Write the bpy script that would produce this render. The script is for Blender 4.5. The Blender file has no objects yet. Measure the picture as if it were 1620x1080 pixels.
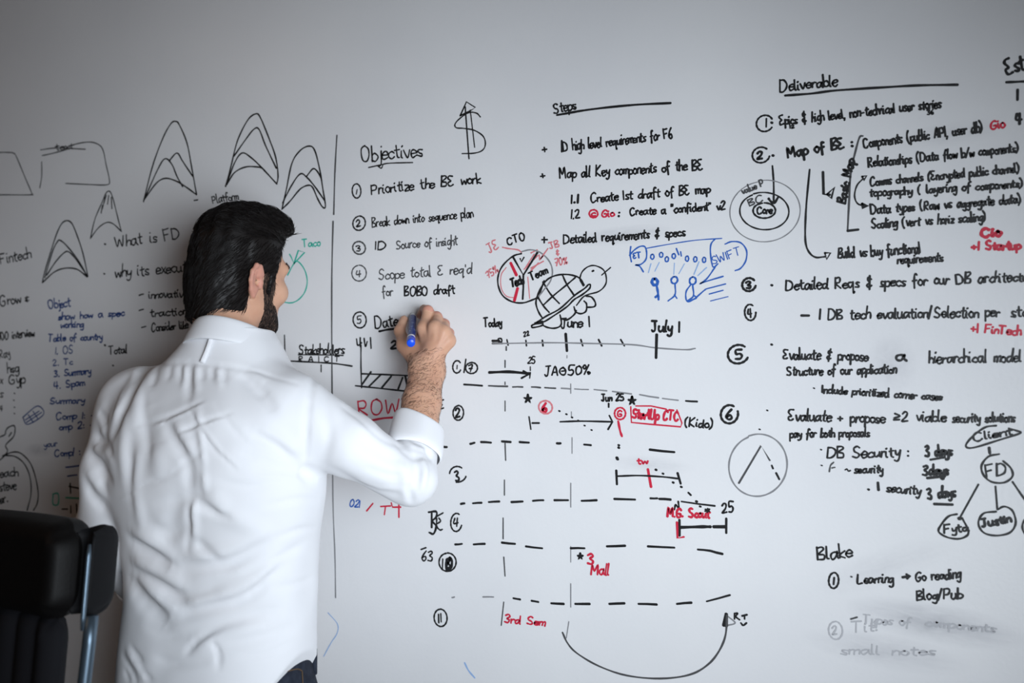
import bpy, bmesh, math, random
import numpy as np
from mathutils import Vector, Matrix

# ------------------------------------------------------------------ camera, world, lights, exposure
SC = bpy.context.scene
COL = SC.collection
CAM = Vector((0.848, -1.77, 1.48))
YAW = math.radians(20.0)
FPX = 1575.0                       # focal length in pixels of the 1620 px wide frame
PITCH = math.atan(40.0 / FPX)
FW = Vector((-math.sin(YAW) * math.cos(PITCH), math.cos(YAW) * math.cos(PITCH), math.sin(PITCH)))
RT = Vector((math.cos(YAW), math.sin(YAW), 0.0))
UP = RT.cross(FW)

cd = bpy.data.cameras.new('camera')
cam = bpy.data.objects.new('camera', cd)
COL.objects.link(cam)
m = Matrix((RT, UP, -FW)).transposed().to_4x4()
m.translation = CAM
cam.matrix_world = m
cd.sensor_width = 36.0
cd.lens = FPX / 1620.0 * 36.0
cd.clip_start = 0.05
cd.dof.use_dof = True
cd.dof.focus_distance = 1.80
cd.dof.aperture_fstop = 2.2
SC.camera = cam

SC.view_settings.view_transform = 'Standard'
SC.view_settings.look = 'None'
SC.view_settings.gamma = 1.0
SC.view_settings.use_curve_mapping = False
SC.view_settings.exposure = 0.0

w = bpy.data.worlds.new('world')
SC.world = w
w.use_nodes = True
bg = w.node_tree.nodes['Background']
bg.inputs[0].default_value = (0.80, 0.90, 1.0, 1)
bg.inputs[1].default_value = 0.2

# daylight through the window in the right-hand wall (the window opening is built below)
WIN = dict(x=2.05, y0=-3.1, y1=-1.3, z0=0.6, z1=1.95)
la = bpy.data.lights.new('window_daylight', 'AREA')
la.shape = 'RECTANGLE'
la.size = 1.25
la.size_y = 1.0
la.energy = 11.4
la.spread = math.radians(62)
la.color = (0.84, 0.92, 1.0)
lo = bpy.data.objects.new('window_daylight', la)
COL.objects.link(lo)
lo.location = (1.74, -1.90, 1.30)
lo.rotation_euler = (Vector((0.14, 0.0, 1.36)) - lo.location).to_track_quat('-Z', 'Z').to_euler()

# ------------------------------------------------------------------ helpers
def ray(px, py):
    return (FW + RT * ((px - 810.0) / FPX) + UP * ((540.0 - py) / FPX))

def W(px, py, y=0.0):
    """the place, on the vertical plane Y = y, that lies at this spot of the photograph"""
    d = ray(px, py)
    return CAM + d * ((y - CAM.y) / d.y)

def tag(o, label=None, cat=None, group=None, kind=None):
    if label: o['label'] = label
    if cat: o['category'] = cat
    if group: o['group'] = group
    if kind: o['kind'] = kind
    return o

def link(name, me, mats=(), parent=None, smooth=False):
    for mt in mats: me.materials.append(mt)
    if smooth and len(me.polygons):
        me.polygons.foreach_set('use_smooth', np.ones(len(me.polygons), dtype=bool))
    o = bpy.data.objects.new(name, me)
    COL.objects.link(o)
    if parent is not None:
        o.parent = parent
        o.matrix_parent_inverse = Matrix.Translation(-parent.location) if parent.location.length > 0 else Matrix()
    return o

def from_arrays(name, V, F, mats=(), parent=None, smooth=True, midx=None):
    me = bpy.data.meshes.new(name)
    V = np.asarray(V, dtype=np.float32); F = np.asarray(F, dtype=np.int32)
    me.vertices.add(len(V)); me.vertices.foreach_set('co', V.ravel())
    n = F.shape[1]
    me.loops.add(F.size); me.loops.foreach_set('vertex_index', F.ravel())
    me.polygons.add(len(F))
    me.polygons.foreach_set('loop_start', np.arange(0, F.size, n, dtype=np.int32))
    me.polygons.foreach_set('loop_total', np.full(len(F), n, dtype=np.int32))
    if midx is not None: me.polygons.foreach_set('material_index', np.asarray(midx, dtype=np.int32))
    me.update(calc_edges=True)
    me.validate()
    return link(name, me, mats, parent, smooth)

def from_bm(name, bm, mats=(), parent=None, smooth=False):
    bmesh.ops.recalc_face_normals(bm, faces=bm.faces)
    me = bpy.data.meshes.new(name); bm.to_mesh(me); bm.free()
    return link(name, me, mats, parent, smooth)

def empty(name, loc):
    o = bpy.data.objects.new(name, None)
    COL.objects.link(o); o.location = loc; o.empty_display_size = 0.1
    return o

def bm_box(bm, c, s, rot=None, bevel=0.0, seg=2):
    r = bmesh.ops.create_cube(bm, size=1.0)
    vs = r['verts']
    for v in vs: v.co = Vector((v.co.x * s[0], v.co.y * s[1], v.co.z * s[2]))
    if bevel > 0:
        es = list({e for v in vs for e in v.link_edges})
        rr = bmesh.ops.bevel(bm, geom=es, offset=bevel, segments=seg, affect='EDGES', profile=0.5)
        vs = list({v for f in rr['faces'] for v in f.verts} | {v for v in vs if v.is_valid})
        # gather every vertex of this island
        seen = set(vs); st = list(vs)
        while st:
            a = st.pop()
            for e in a.link_edges:
                b = e.other_vert(a)
                if b not in seen: seen.add(b); st.append(b)
        vs = list(seen)
    for v in vs:
        p = v.co.copy()
        if rot is not None: p = rot @ p
        v.co = p + Vector(c)
    return vs

def catmull(P, n=6):
    P = [np.array(p, dtype=float) for p in P]
    if len(P) < 3: 
        return np.array(P)
    Q = [2 * P[0] - P[1]] + P + [2 * P[-1] - P[-2]]
    out = []
    for i in range(1, len(Q) - 2):
        p0, p1, p2, p3 = Q[i - 1], Q[i], Q[i + 1], Q[i + 2]
        for k in range(n):
            t = k / n
            out.append(0.5 * (2 * p1 + (p2 - p0) * t + (2 * p0 - 5 * p1 + 4 * p2 - p3) * t * t + (3 * p1 - p0 - 3 * p2 + p3) * t ** 3))
    out.append(P[-1])
    return np.array(out)

def tube_arrays(P, R, seg=8, up=(0, 0, 1), flat=1.0, closed=False):
    """verts and quads of a tube along points P with radii R (flat scales the second axis)"""
    P = np.array([list(p) for p in P], dtype=float); n = len(P)
    R = np.full(n, R) if np.isscalar(R) else np.array(R, dtype=float)
    V, F = [], []
    T = np.gradient(P, axis=0)
    if closed:
        T = np.roll(P, -1, 0) - np.roll(P, 1, 0)
    T /= np.linalg.norm(T, axis=1)[:, None] + 1e-12
    a = np.array(up, dtype=float)
    for i in range(n):
        b = np.cross(T[i], a)
        if np.linalg.norm(b) < 1e-6: b = np.cross(T[i], (1, 0.1, 0))
        b /= np.linalg.norm(b); a2 = np.cross(b, T[i]); a = a2
        for k in range(seg):
            t = 2 * math.pi * k / seg
            V.append(P[i] + R[i] * (math.cos(t) * b + flat * math.sin(t) * a2))
    m = n if closed else n - 1
    for i in range(m):
        j = (i + 1) % n
        for k in range(seg):
            l = (k + 1) % seg
            F.append((i * seg + k, i * seg + l, j * seg + l, j * seg + k))
    if not closed:
        for base, idx, fl in ((0, 0, 1), ((n - 1) * seg, n - 1, 0)):
            c = len(V); V.append(P[idx])
            for k in range(seg):
                l = (k + 1) % seg
                q = (base + l, base + k, c, c) if fl else (base + k, base + l, c, c)
                F.append(q)
    return V, F

def add_tube(bm, P, R, seg=8, up=(0, 0, 1), flat=1.0, closed=False):
    V, F = tube_arrays(P, R, seg, up, flat, closed)
    vs = [bm.verts.new(v) for v in V]
    for f in F:
        f = list(dict.fromkeys(f))
        try: bm.faces.new([vs[i] for i in f])
        except ValueError: pass
    return vs

# ------------------------------------------------------------------ materials
def mat(name, col, rough=0.5, metal=0.0, spec=0.5, bump=None, vary=None, sss=0.0, sheen=0.0, coat=0.0):
    """bump = (noise scale, strength, distance); vary = (noise scale, second colour, lo, hi)"""
    M = bpy.data.materials.new(name); M.use_nodes = True
    nt = M.node_tree; b = nt.nodes['Principled BSDF']
    b.inputs['Base Color'].default_value = (*col, 1)
    b.inputs['Roughness'].default_value = rough
    b.inputs['Metallic'].default_value = metal
    b.inputs['Specular IOR Level'].default_value = spec
    if sss:
        b.inputs['Subsurface Weight'].default_value = sss
        b.inputs['Subsurface Radius'].default_value = (0.010, 0.004, 0.002)
        b.inputs['Subsurface Scale'].default_value = 1.0
    if sheen: b.inputs['Sheen Weight'].default_value = sheen
    if coat: b.inputs['Coat Weight'].default_value = coat
    tc = nt.nodes.new('ShaderNodeTexCoord')
    if vary:
        n = nt.nodes.new('ShaderNodeTexNoise'); n.inputs['Scale'].default_value = vary[0]; n.inputs['Detail'].default_value = 4
        r = nt.nodes.new('ShaderNodeValToRGB')
        r.color_ramp.elements[0].position = vary[2]; r.color_ramp.elements[0].color = (*col, 1)
        r.color_ramp.elements[1].position = vary[3]; r.color_ramp.elements[1].color = (*vary[1], 1)
        nt.links.new(tc.outputs['Object'], n.inputs['Vector']); nt.links.new(n.outputs['Fac'], r.inputs['Fac'])
        nt.links.new(r.outputs['Color'], b.inputs['Base Color'])
    if bump:
        n = nt.nodes.new('ShaderNodeTexNoise'); n.inputs['Scale'].default_value = bump[0]; n.inputs['Detail'].default_value = 3
        bp = nt.nodes.new('ShaderNodeBump'); bp.inputs['Strength'].default_value = bump[1]; bp.inputs['Distance'].default_value = bump[2]
        nt.links.new(tc.outputs['Object'], n.inputs['Vector']); nt.links.new(n.outputs['Fac'], bp.inputs['Height'])
        nt.links.new(bp.outputs['Normal'], b.inputs['Normal'])
    return M
# ------------------------------------------------------------------ the room
M_wall = mat('wall_paint', (0.20, 0.125, 0.085), 0.7, bump=(180, 0.1, 0.001))
M_ceil = mat('ceiling_paint', (0.24, 0.17, 0.125), 0.8)
M_floor = mat('carpet', (0.10, 0.095, 0.09), 0.95, bump=(400, 0.6, 0.004), vary=(60, (0.14, 0.13, 0.12), 0.35, 0.7))
M_trim = mat('trim_paint', (0.7, 0.7, 0.7), 0.4)
M_alu = mat('aluminium', (0.62, 0.63, 0.65), 0.3, metal=1.0)
XL, XR, YR, ZC = -2.7, WIN['x'], -3.9, 2.75

def box_obj(name, c, s, m_, parent=None, bevel=0.0):
    bm = bmesh.new(); bm_box(bm, c, s, bevel=bevel)
    return from_bm(name, bm, [m_], parent)

def struct(name, c, s, m_):
    return tag(box_obj(name, c, s, m_), kind='structure')

struct('floor', ((XL + XR) / 2, YR / 2, -0.05), (XR - XL + 0.4, -YR + 0.4, 0.1), M_floor)
struct('ceiling', ((XL + XR) / 2, YR / 2, ZC + 0.05), (XR - XL + 0.4, -YR + 0.4, 0.1), M_ceil)
struct('wall_back', ((XL + XR) / 2, 0.075, ZC / 2), (XR - XL + 0.4, 0.11, ZC), M_wall)
struct('wall_left', (XL - 0.05, YR / 2, ZC / 2), (0.1, -YR + 0.04, ZC), M_wall)
struct('wall_rear', ((XL + XR) / 2, YR - 0.05, ZC / 2), (XR - XL, 0.1, ZC), M_wall)
bm = bmesh.new()                                   # right-hand wall round the window opening
y0, y1, z0, z1 = WIN['y0'], WIN['y1'], WIN['z0'], WIN['z1']
bm_box(bm, (XR + 0.06, (YR + y0) / 2, ZC / 2), (0.12, y0 - YR, ZC))
bm_box(bm, (XR + 0.06, (y1 + 0.02) / 2, ZC / 2), (0.12, -y1 + 0.02, ZC))
bm_box(bm, (XR + 0.06, (y0 + y1) / 2, z0 / 2), (0.12, y1 - y0, z0))
bm_box(bm, (XR + 0.06, (y0 + y1) / 2, (z1 + ZC) / 2), (0.12, y1 - y0, ZC - z1))
tag(from_bm('wall_right', bm, [M_wall]), kind='structure')
bm = bmesh.new()
for c, s in (((XR + 0.08, y0 + 0.02, (z0 + z1) / 2), (0.05, 0.04, z1 - z0)), ((XR + 0.08, y1 - 0.02, (z0 + z1) / 2), (0.05, 0.04, z1 - z0)),
             ((XR + 0.08, (y0 + y1) / 2, z0 + 0.02), (0.05, y1 - y0, 0.04)), ((XR + 0.08, (y0 + y1) / 2, z1 - 0.02), (0.05, y1 - y0, 0.04))):
    bm_box(bm, c, s)
tag(from_bm('window_1', bm, [M_trim]), kind='structure')
struct('baseboard_back', ((XL + XR) / 2, 0.012, 0.05), (XR - XL, 0.016, 0.10), M_trim)

def ceiling_light(x, y):
    root = empty('ceiling_light', (x, y, ZC)); tag(root, 'round flush ceiling light above the left end of the whiteboard', 'ceiling light')
    bm = bmesh.new(); add_tube(bm, [(x, y, ZC), (x, y, ZC - 0.03), (x, y, ZC - 0.045)], [0.21, 0.21, 0.20], 40); from_bm('housing', bm, [M_trim], root, True)
    Md = mat('lit_diffuser', (0.9, 0.85, 0.75), 0.5); b = Md.node_tree.nodes['Principled BSDF']
    b.inputs['Emission Color'].default_value = (1.0, 0.60, 0.34, 1); b.inputs['Emission Strength'].default_value = LAMP
    bm = bmesh.new(); add_tube(bm, [(x, y, ZC - 0.040), (x, y, ZC - 0.060), (x, y, ZC - 0.078), (x, y, ZC - 0.085)], [0.188, 0.18, 0.13, 0.05], 40); from_bm('diffuser', bm, [Md], root, True)
LAMP = 7.5
ceiling_light(-1.47, -1.73)

# ------------------------------------------------------------------ the whiteboard
BX0, BX1, BZ0, BZ1 = -2.45, 1.42, 0.35, 2.62
def board_material():
    M = bpy.data.materials.new('whiteboard_enamel'); M.use_nodes = True
    nt = M.node_tree; b = nt.nodes['Principled BSDF']; N = nt.nodes.new; L = nt.links.new
    b.inputs['Roughness'].default_value = 0.34
    b.inputs['Specular IOR Level'].default_value = 0.5
    tc = N('ShaderNodeTexCoord')
    base = N('ShaderNodeRGB'); base.outputs[0].default_value = (0.80, 0.795, 0.80, 1)
    cur = base.outputs[0]
    # grey dust left where old writing was wiped away: (x, z, rx, rz, angle, strength)
    for (x, z, rx, rz, ang, st) in SMUDGES:
        mp = N('ShaderNodeMapping'); mp.vector_type = 'TEXTURE'
        mp.inputs['Location'].default_value = (x, 0, z); mp.inputs['Rotation'].default_value = (0, ang, 0)
        mp.inputs['Scale'].default_value = (rx, 1.0, rz)
        L(tc.outputs['Object'], mp.inputs['Vector'])
        gr = N('ShaderNodeTexGradient'); gr.gradient_type = 'SPHERICAL'; L(mp.outputs[0], gr.inputs[0])
        nz = N('ShaderNodeTexNoise'); nz.inputs['Scale'].default_value = 3.0; nz.inputs['Detail'].default_value = 5
        nz.inputs['Distortion'].default_value = 0.6
        L(mp.outputs[0], nz.inputs['Vector'])
        mu = N('ShaderNodeMath'); mu.operation = 'MULTIPLY'; L(gr.outputs['Fac'], mu.inputs[0]); L(nz.outputs['Fac'], mu.inputs[1])
        mu2 = N('ShaderNodeMath'); mu2.operation = 'MULTIPLY'; mu2.inputs[1].default_value = st; mu2.use_clamp = True; L(mu.outputs[0], mu2.inputs[0])
        mx = N('ShaderNodeMix'); mx.data_type = 'RGBA'; mx.inputs['B'].default_value = (0.34, 0.34, 0.37, 1)
        L(mu2.outputs[0], mx.inputs['Factor']); L(cur, mx.inputs['A']); cur = mx.outputs['Result']
    # faint overall wiping haze
    nz = N('ShaderNodeTexNoise'); nz.inputs['Scale'].default_value = 2.2; nz.inputs['Detail'].default_value = 6
    L(tc.outputs['Object'], nz.inputs['Vector'])
    rp = N('ShaderNodeValToRGB'); rp.color_ramp.elements[0].position = 0.35; rp.color_ramp.elements[0].color = (0.93, 0.93, 0.94, 1)
    rp.color_ramp.elements[1].position = 0.65; rp.color_ramp.elements[1].color = (1, 1, 1, 1); L(nz.outputs['Fac'], rp.inputs['Fac'])
    mm = N('ShaderNodeMix'); mm.data_type = 'RGBA'; mm.blend_type = 'MULTIPLY'; mm.inputs['Factor'].default_value = 1.0
    L(cur, mm.inputs['A']); L(rp.outputs['Color'], mm.inputs['B'])
    L(mm.outputs['Result'], b.inputs['Base Color'])
    # orange peel of the painted surface
    n2 = N('ShaderNodeTexNoise'); n2.inputs['Scale'].default_value = 130; n2.inputs['Detail'].default_value = 2
    L(tc.outputs['Object'], n2.inputs['Vector'])
    bp = N('ShaderNodeBump'); bp.inputs['Strength'].default_value = 0.22; bp.inputs['Distance'].default_value = 0.001
    L(n2.outputs['Fac'], bp.inputs['Height']); L(bp.outputs['Normal'], b.inputs['Normal'])
    return M
def smudge(px, py, rx, ry, ang, st):
    p = W(px, py); sc = (p - CAM).dot(FW) / FPX
    return (p.x, p.z, rx * sc, ry * sc, ang, st)
SMUDGES = [smudge(1480, 985, 140, 34, 0.12, 1.1), smudge(1400, 1030, 130, 30, 0.1, 0.6), smudge(1400, 895, 120, 30, -0.4, 0.35),
           smudge(1410, 575, 40, 50, 0.0, 0.55), smudge(1500, 213, 90, 22, -0.1, 0.4), smudge(985, 372, 90, 16, -0.06, 0.7),
           smudge(1030, 735, 70, 16, 0.05, 0.45), smudge(60, 712, 30, 12, 0, 0.8)]
bm = bmesh.new()
bm_box(bm, ((BX0 + BX1) / 2, 0.009, (BZ0 + BZ1) / 2), (BX1 - BX0, 0.018, BZ1 - BZ0))
board = from_bm('whiteboard', bm, [board_material()])
tag(board, 'large white whiteboard covered in black, red, blue and green marker notes behind the man', 'whiteboard')
bm = bmesh.new()
for c, s in ((((BX0 + BX1) / 2, 0.005, BZ1), (BX1 - BX0 + 0.03, 0.026, 0.025)), (((BX0 + BX1) / 2, 0.005, BZ0), (BX1 - BX0 + 0.03, 0.026, 0.025)),
             ((BX0, 0.005, (BZ0 + BZ1) / 2), (0.025, 0.026, BZ1 - BZ0)), ((BX1, 0.005, (BZ0 + BZ1) / 2), (0.025, 0.026, BZ1 - BZ0))):
    bm_box(bm, c, s, bevel=0.003)
from_bm('frame', bm, [M_alu], board)
# ------------------------------------------------------------------ marker ink on the board: a single-stroke hand, and free drawing
def ink(name, col, rough=0.45):
    return mat(name, col, rough, spec=0.35)
INK = {'K': ink('black_ink', (0.012, 0.012, 0.013)), 'G': ink('thin_black_ink', (0.075, 0.075, 0.078)), 'L': ink('dry_grey_ink', (0.24, 0.24, 0.25)),
       'F': ink('ghost_ink', (0.47, 0.47, 0.49)),
       'R': ink('red_ink', (0.60, 0.022, 0.055)), 'P': ink('faint_red_ink', (0.66, 0.20, 0.22)), 'B': ink('blue_ink', (0.03, 0.12, 0.46)),
       'D': ink('dark_blue_ink', (0.025, 0.06, 0.22)), 'C': ink('faint_blue_ink', (0.30, 0.45, 0.72)), 'N': ink('green_ink', (0.03, 0.45, 0.34))}
GL = {
'a': '8 8 5 10 1 8 0 4 2 0 5 1 8 8;8 10 8 3 10 0', 'b': '0 19 0 0;0 7 4 10 8 7 8 3 4 0 0 2', 'c': '8 8 5 10 1 7 0 4 2 1 5 0 8 2',
'd': '8 8 5 10 1 8 0 4 2 0 5 1 8 7;8 19 8 2 10 0', 'e': '0 5 8 6 7 9 4 10 1 8 0 4 2 0 5 0 8 2', 'f': '8 17 6 19 4 17 3 10 3 -5;0 9 7 10',
'g': '8 8 5 10 1 8 0 4 2 1 5 2 8 8;8 10 8 -4 5 -8 1 -6', 'h': '0 19 0 0;0 6 3 10 6 9 7 6 7 0', 'i': '0 10 0 2 2 0;0 14 1 15',
'j': '3 10 3 -5 0 -8;3 14 3 15', 'k': '0 19 0 0;7 10 0 4 7 0', 'l': '0 19 0 3 2 0', 'm': '0 10 0 0;0 7 3 10 5 8 5 0;5 7 8 10 10 8 10 0',
'n': '0 10 0 0;0 6 3 10 6 9 7 6 7 0', 'o': '4 10 1 8 0 4 3 0 6 1 8 5 6 9 3 10', 'p': '0 10 0 -8;0 7 4 10 8 7 7 2 3 0 0 2',
'q': '8 8 5 10 1 8 0 4 3 1 8 7;8 10 8 -8 10 -6', 'r': '0 10 0 0;0 6 3 10 6 9', 's': '7 9 3 10 1 8 3 5 6 3 5 0 0 1', 't': '3 16 3 2 6 0;0 11 7 12',
'u': '0 10 0 3 3 0 7 4;7 10 7 2 9 0', 'v': '0 10 4 0 8 10', 'w': '0 10 2 0 5 8 8 0 10 10', 'x': '0 10 7 0;7 10 0 0', 'y': '0 10 1 4 4 3 7 8;7 10 6 -4 3 -8 0 -6',
'z': '0 10 7 10 0 0 7 0', 'A': '0 0 5 18 10 0;2 6 8 6', 'B': '0 18 0 0;0 17 6 18 8 14 1 9 8 7 8 1 0 0', 'C': '10 15 6 18 1 14 0 6 3 0 7 0 10 3',
'D': '0 18 0 0;0 17 6 17 11 12 10 4 5 0 0 0', 'E': '8 17 2 17 0 13 5 9 0 6 1 1 5 0 9 2', 'F': '0 18 0 0;0 17 9 18;0 9 7 10', 'G': '10 15 6 18 1 13 0 5 4 0 9 2 9 8 5 8',
'H': '0 18 0 0;9 18 9 0;0 9 9 9', 'I': '0 18 0 0', 'J': '0 18 8 18;5 18 5 3 2 0 0 3', 'K': '0 18 0 0;9 18 0 8 9 0', 'L': '0 18 0 0 9 1', 'M': '0 0 1 18 6 6 11 18 12 0',
'N': '0 0 0 18 9 0 9 18', 'O': '6 18 1 15 0 7 3 0 8 0 11 7 10 14 5 18', 'P': '0 18 0 0;0 17 6 18 9 14 7 9 0 8', 'R': '0 18 0 0;0 17 6 18 8 14 6 10 0 9 9 0',
'S': '9 16 5 18 1 15 2 11 7 8 9 4 6 0 0 2', 'T': '0 18 11 18;5 18 5 0', 'U': '0 18 0 4 4 0 9 4 9 18', 'V': '0 18 5 0 10 18', 'W': '0 18 3 0 7 13 11 0 14 18', 'Y': '0 18 5 9 10 18;5 9 5 0',
'0': '5 18 1 15 0 8 2 1 5 0 9 5 9 13 5 18', '1': '0 17 0 0', '2': '0 14 4 18 8 15 6 9 0 0 9 1', '3': '0 16 5 18 8 14 3 10 8 6 6 0 0 1', '4': '2 18 0 8 9 8;7 18 6 0',
'5': '9 18 1 18 1 10 6 11 9 6 6 0 0 1', '6': '7 18 2 12 0 5 4 0 8 3 6 8 1 6', '7': '0 17 9 18 3 0;1 9 8 9', '8': '8 16 4 18 1 14 8 5 5 0 1 4 8 15', '9': '8 15 4 18 1 14 3 9 8 13 7 0',
'.': '0 0 1 1', ',': '1 1 0 -4', ':': '0 9 1 9;0 1 1 1', '-': '0 6 7 6', '+': '0 7 8 7;4 11 4 3', '/': '6 19 0 -2', '(': '5 20 1 13 1 4 4 -3', ')': '0 20 4 13 4 4 0 -3', '!': '1 19 0 6;0 0 0 1',
"'": '0 18 0 14', '"': '0 19 0 15;3 19 3 15', '&': '9 14 4 17 2 13 6 9 1 5 4 0 9 3;6 20 5 -4', '%': '0 15 3 18 5 14 2 12 0 15;10 18 2 0;8 4 10 6 12 3 9 0 8 4', '@': '6 14 1 12 0 6 3 0 8 1 10 8 6 14;3 8 8 8',
'>': '0 14 9 10 0 6;0 2 9 2', '~': '0 5 3 8 6 4 9 7', '|': '0 19 0 -3', '*': '4 16 4 4;0 13 8 7;8 13 0 7',
}
def glyph(ch):
    st = []
    for s in GL[ch].split(';'):
        v = [float(x) / 10 for x in s.split()]
        st.append(list(zip(v[::2], v[1::2])))
    return st
RNG = random.Random(7)
MMPX = 0.001

class Ink:
    def __init__(self): self.V = []; self.F = []; self.M = []; self.cols = []
    def stroke(self, P, col, wid):
        """ribbon with round ends through pixel points P, laid flat on the board; wid in metres"""
        Q = []
        for p in P:
            q = W(p[0], p[1], -0.0004 - RNG.random() * 0.0002); Q.append((q.x, q.z))
        y = -0.00035 - 0.00035 * RNG.random()
        Q = np.array(Q)
        keep = [0]
        for i in range(1, len(Q)):
            if np.linalg.norm(Q[i] - Q[keep[-1]]) > 0.0006: keep.append(i)
        Q = Q[keep]
        if len(Q) == 1: Q = np.array([Q[0] - (wid * 0.15, 0), Q[0] + (wid * 0.15, 0)])
        T = np.gradient(Q, axis=0); T /= np.linalg.norm(T, axis=1)[:, None] + 1e-12
        Nn = np.stack([-T[:, 1], T[:, 0]], 1)
        n = len(Q); ph = RNG.random() * 6
        hw = np.array([wid / 2 * (1 + 0.13 * math.sin(ph + i * 0.9)) for i in range(n)])
        L = [Q[0] - T[0] * hw[0] * 0.9]; R = [L[0]]
        L.append(Q[0] - T[0] * hw[0] * 0.55 + Nn[0] * hw[0] * 0.75); R.append(Q[0] - T[0] * hw[0] * 0.55 - Nn[0] * hw[0] * 0.75)
        for i in range(n):
            L.append(Q[i] + Nn[i] * hw[i]); R.append(Q[i] - Nn[i] * hw[i])
        L.append(Q[-1] + T[-1] * hw[-1] * 0.55 + Nn[-1] * hw[-1] * 0.75); R.append(Q[-1] + T[-1] * hw[-1] * 0.55 - Nn[-1] * hw[-1] * 0.75)
        L.append(Q[-1] + T[-1] * hw[-1] * 0.9); R.append(L[-1])
        if col not in self.cols: self.cols.append(col)
        mi = self.cols.index(col); b = len(self.V)
        for a, c in zip(L, R):
            self.V.append((a[0], y, a[1])); self.V.append((c[0], y, c[1]))
        for i in range(len(L) - 1):
            self.F.append((b + 2 * i, b + 2 * i + 1, b + 2 * i + 3, b + 2 * i + 2)); self.M.append(mi)
cur = Ink()
def PART(name, label=None):
    """everything drawn since the last PART becomes one part of the whiteboard"""
    global cur
    if cur.V:
        o = from_arrays(name, cur.V, cur.F, [INK[c] for c in cur.cols], board, False, cur.M)
        if label: o['label'] = label
    cur = Ink()
MM = {'t': 0.0019, 'n': 0.0027, 'm': 0.0033, 'b': 0.0042, 'h': 0.0055}
def S(s, col='K', wd='m', curve=True):
    """strokes: 'x y x y ...; x y ...' in pixels of the photograph"""
    wd = MM.get(wd, wd)
    for part in s.split(';'):
        v = [float(x) for x in part.split()]
        P = list(zip(v[::2], v[1::2]))
        if curve and len(P) > 2: P = catmull(P, 6)
        cur.stroke(P, col, wd)
def O(cx, cy, rx, ry, col='K', wd='m', a0=100, sweep=350, wob=0.04):
    ph = RNG.random() * 6; n = 26
    P = []
    for i in range(n + 1):
        t = math.radians(a0 + sweep * i / n); k = 1 + wob * math.sin(2 * t + ph) + 0.03 * (i / n - 0.5)
        P.append((cx + rx * k * math.cos(t), cy - ry * k * math.sin(t)))
    cur.stroke(catmull(P, 3), col, MM.get(wd, wd))
def T(s, x0, y0, x1, y1, h, col='K', wd='n', slant=0.06, asc=1.0):
    """a line of handwriting from baseline start to baseline end, x-height h pixels"""
    adv = []; x = 0; h *= 0.9; asc *= 1.08
    for ch in s:
        if ch == ' ': adv.append((x, None)); x += 1.05; continue
        g = glyph(ch); wmax = max(p[0] for st in g for p in st)
        adv.append((x, g)); x += wmax + (0.26 if ch in 'li' else 0.13 if ch.islower() else 0.38)
    tot = max(x - 0.13, 0.05)
    L = math.hypot(x1 - x0, y1 - y0); ux, uy = (x1 - x0) / L, (y1 - y0) / L
    sx = L / tot
    for (x, g) in adv:
        if g is None: continue
        jy = RNG.uniform(-0.09, 0.09) * h; js = RNG.uniform(0.9, 1.1); jr = RNG.uniform(-0.09, 0.09)
        for st in g:
            P = []
            for (gx, gy) in st:
                hh = gy * h * js * (asc if gy > 1.2 else 1.0)
                a = (x + gx) * sx + hh * (slant + jr); b = hh
                a += RNG.uniform(-0.04, 0.04) * h; b += RNG.uniform(-0.07, 0.07) * h
                P.append((x0 + ux * a + uy * b, y0 + uy * a - ux * b + jy))
            if len(P) > 2: P = catmull(P, 4)
            cur.stroke(P, col, MM.get(wd, wd))
def DASH(s, col='K', wd='m'):
    v = [float(x) for x in s.split()]
    for i in range(0, len(v), 4): cur.stroke([(v[i], v[i + 1]), ((v[i] + v[i + 2]) / 2, (v[i + 1] + v[i + 3]) / 2 + RNG.uniform(-.4, .4)), (v[i + 2], v[i + 3])], col, MM[wd])
def DOTS(s, col='K', wd='b'):
    v = [float(x) for x in s.split()]
    for i in range(0, len(v), 2): cur.stroke([(v[i] - 0.8, v[i + 1] - 0.3), (v[i] + 0.8, v[i + 1] + 0.3)], col, MM[wd])
def STAR(x, y, r, col='K', wd='b'):
    P = []
    for k in range(6):
        t = math.radians(90 + 144 * k); P.append((x + r * math.cos(t), y - r * math.sin(t)))
    cur.stroke(P, col, MM[wd])
    for k in range(5):
        t = math.radians(90 + 72 * k); cur.stroke([(x, y), (x + r * 0.8 * math.cos(t), y - r * 0.8 * math.sin(t))], col, MM[wd])
# ---- far left
S('-40 250 -20 242 0 241 12 241 21 242 26 248 39 279 50 305 48 308 0 308 -50 309', 'G', 'n'); PART('box_drawing', 'rounded box cut by the left edge')
S('64 237 90 234 135 236;67 246 85 242 109 235 112 230 135 225 150 226 162 235 168 261 173 284 170 292 145 292 104 290', 'G', 'n')
S('66 256 66 279 63 297', 'G', 'n'); T('text', 88, 238, 117, 235, 6, 'K', 'n'); PART('box_drawing', 'rounded box with a struck-out word along its top')
S('143 377 150 347 161 321 168 305 174 303 179 315 185 339 192 366;143 377 155 361 168 352 179 354 192 366', 'K', 'n')
S('168 309 164 322;172 309 170 323;176 312 177 330;162 325 160 337;166 312 162 330', 'K', 'n'); PART('peak_drawing', 'smallest peak, with a hatched tip')
S('67 447 71 429 86 380 96 356 105 349 114 354 124 378 132 404 139 437;71 439 83 398 91 382 95 380 104 387 122 409 137 435;74 435 88 414 101 400 108 398 117 406 130 424 137 436;67 447 86 430 104 424 122 426 138 438', 'K', 'm'); PART('peak_drawing', 'lowest and leftmost of the nested peaks')
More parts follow.
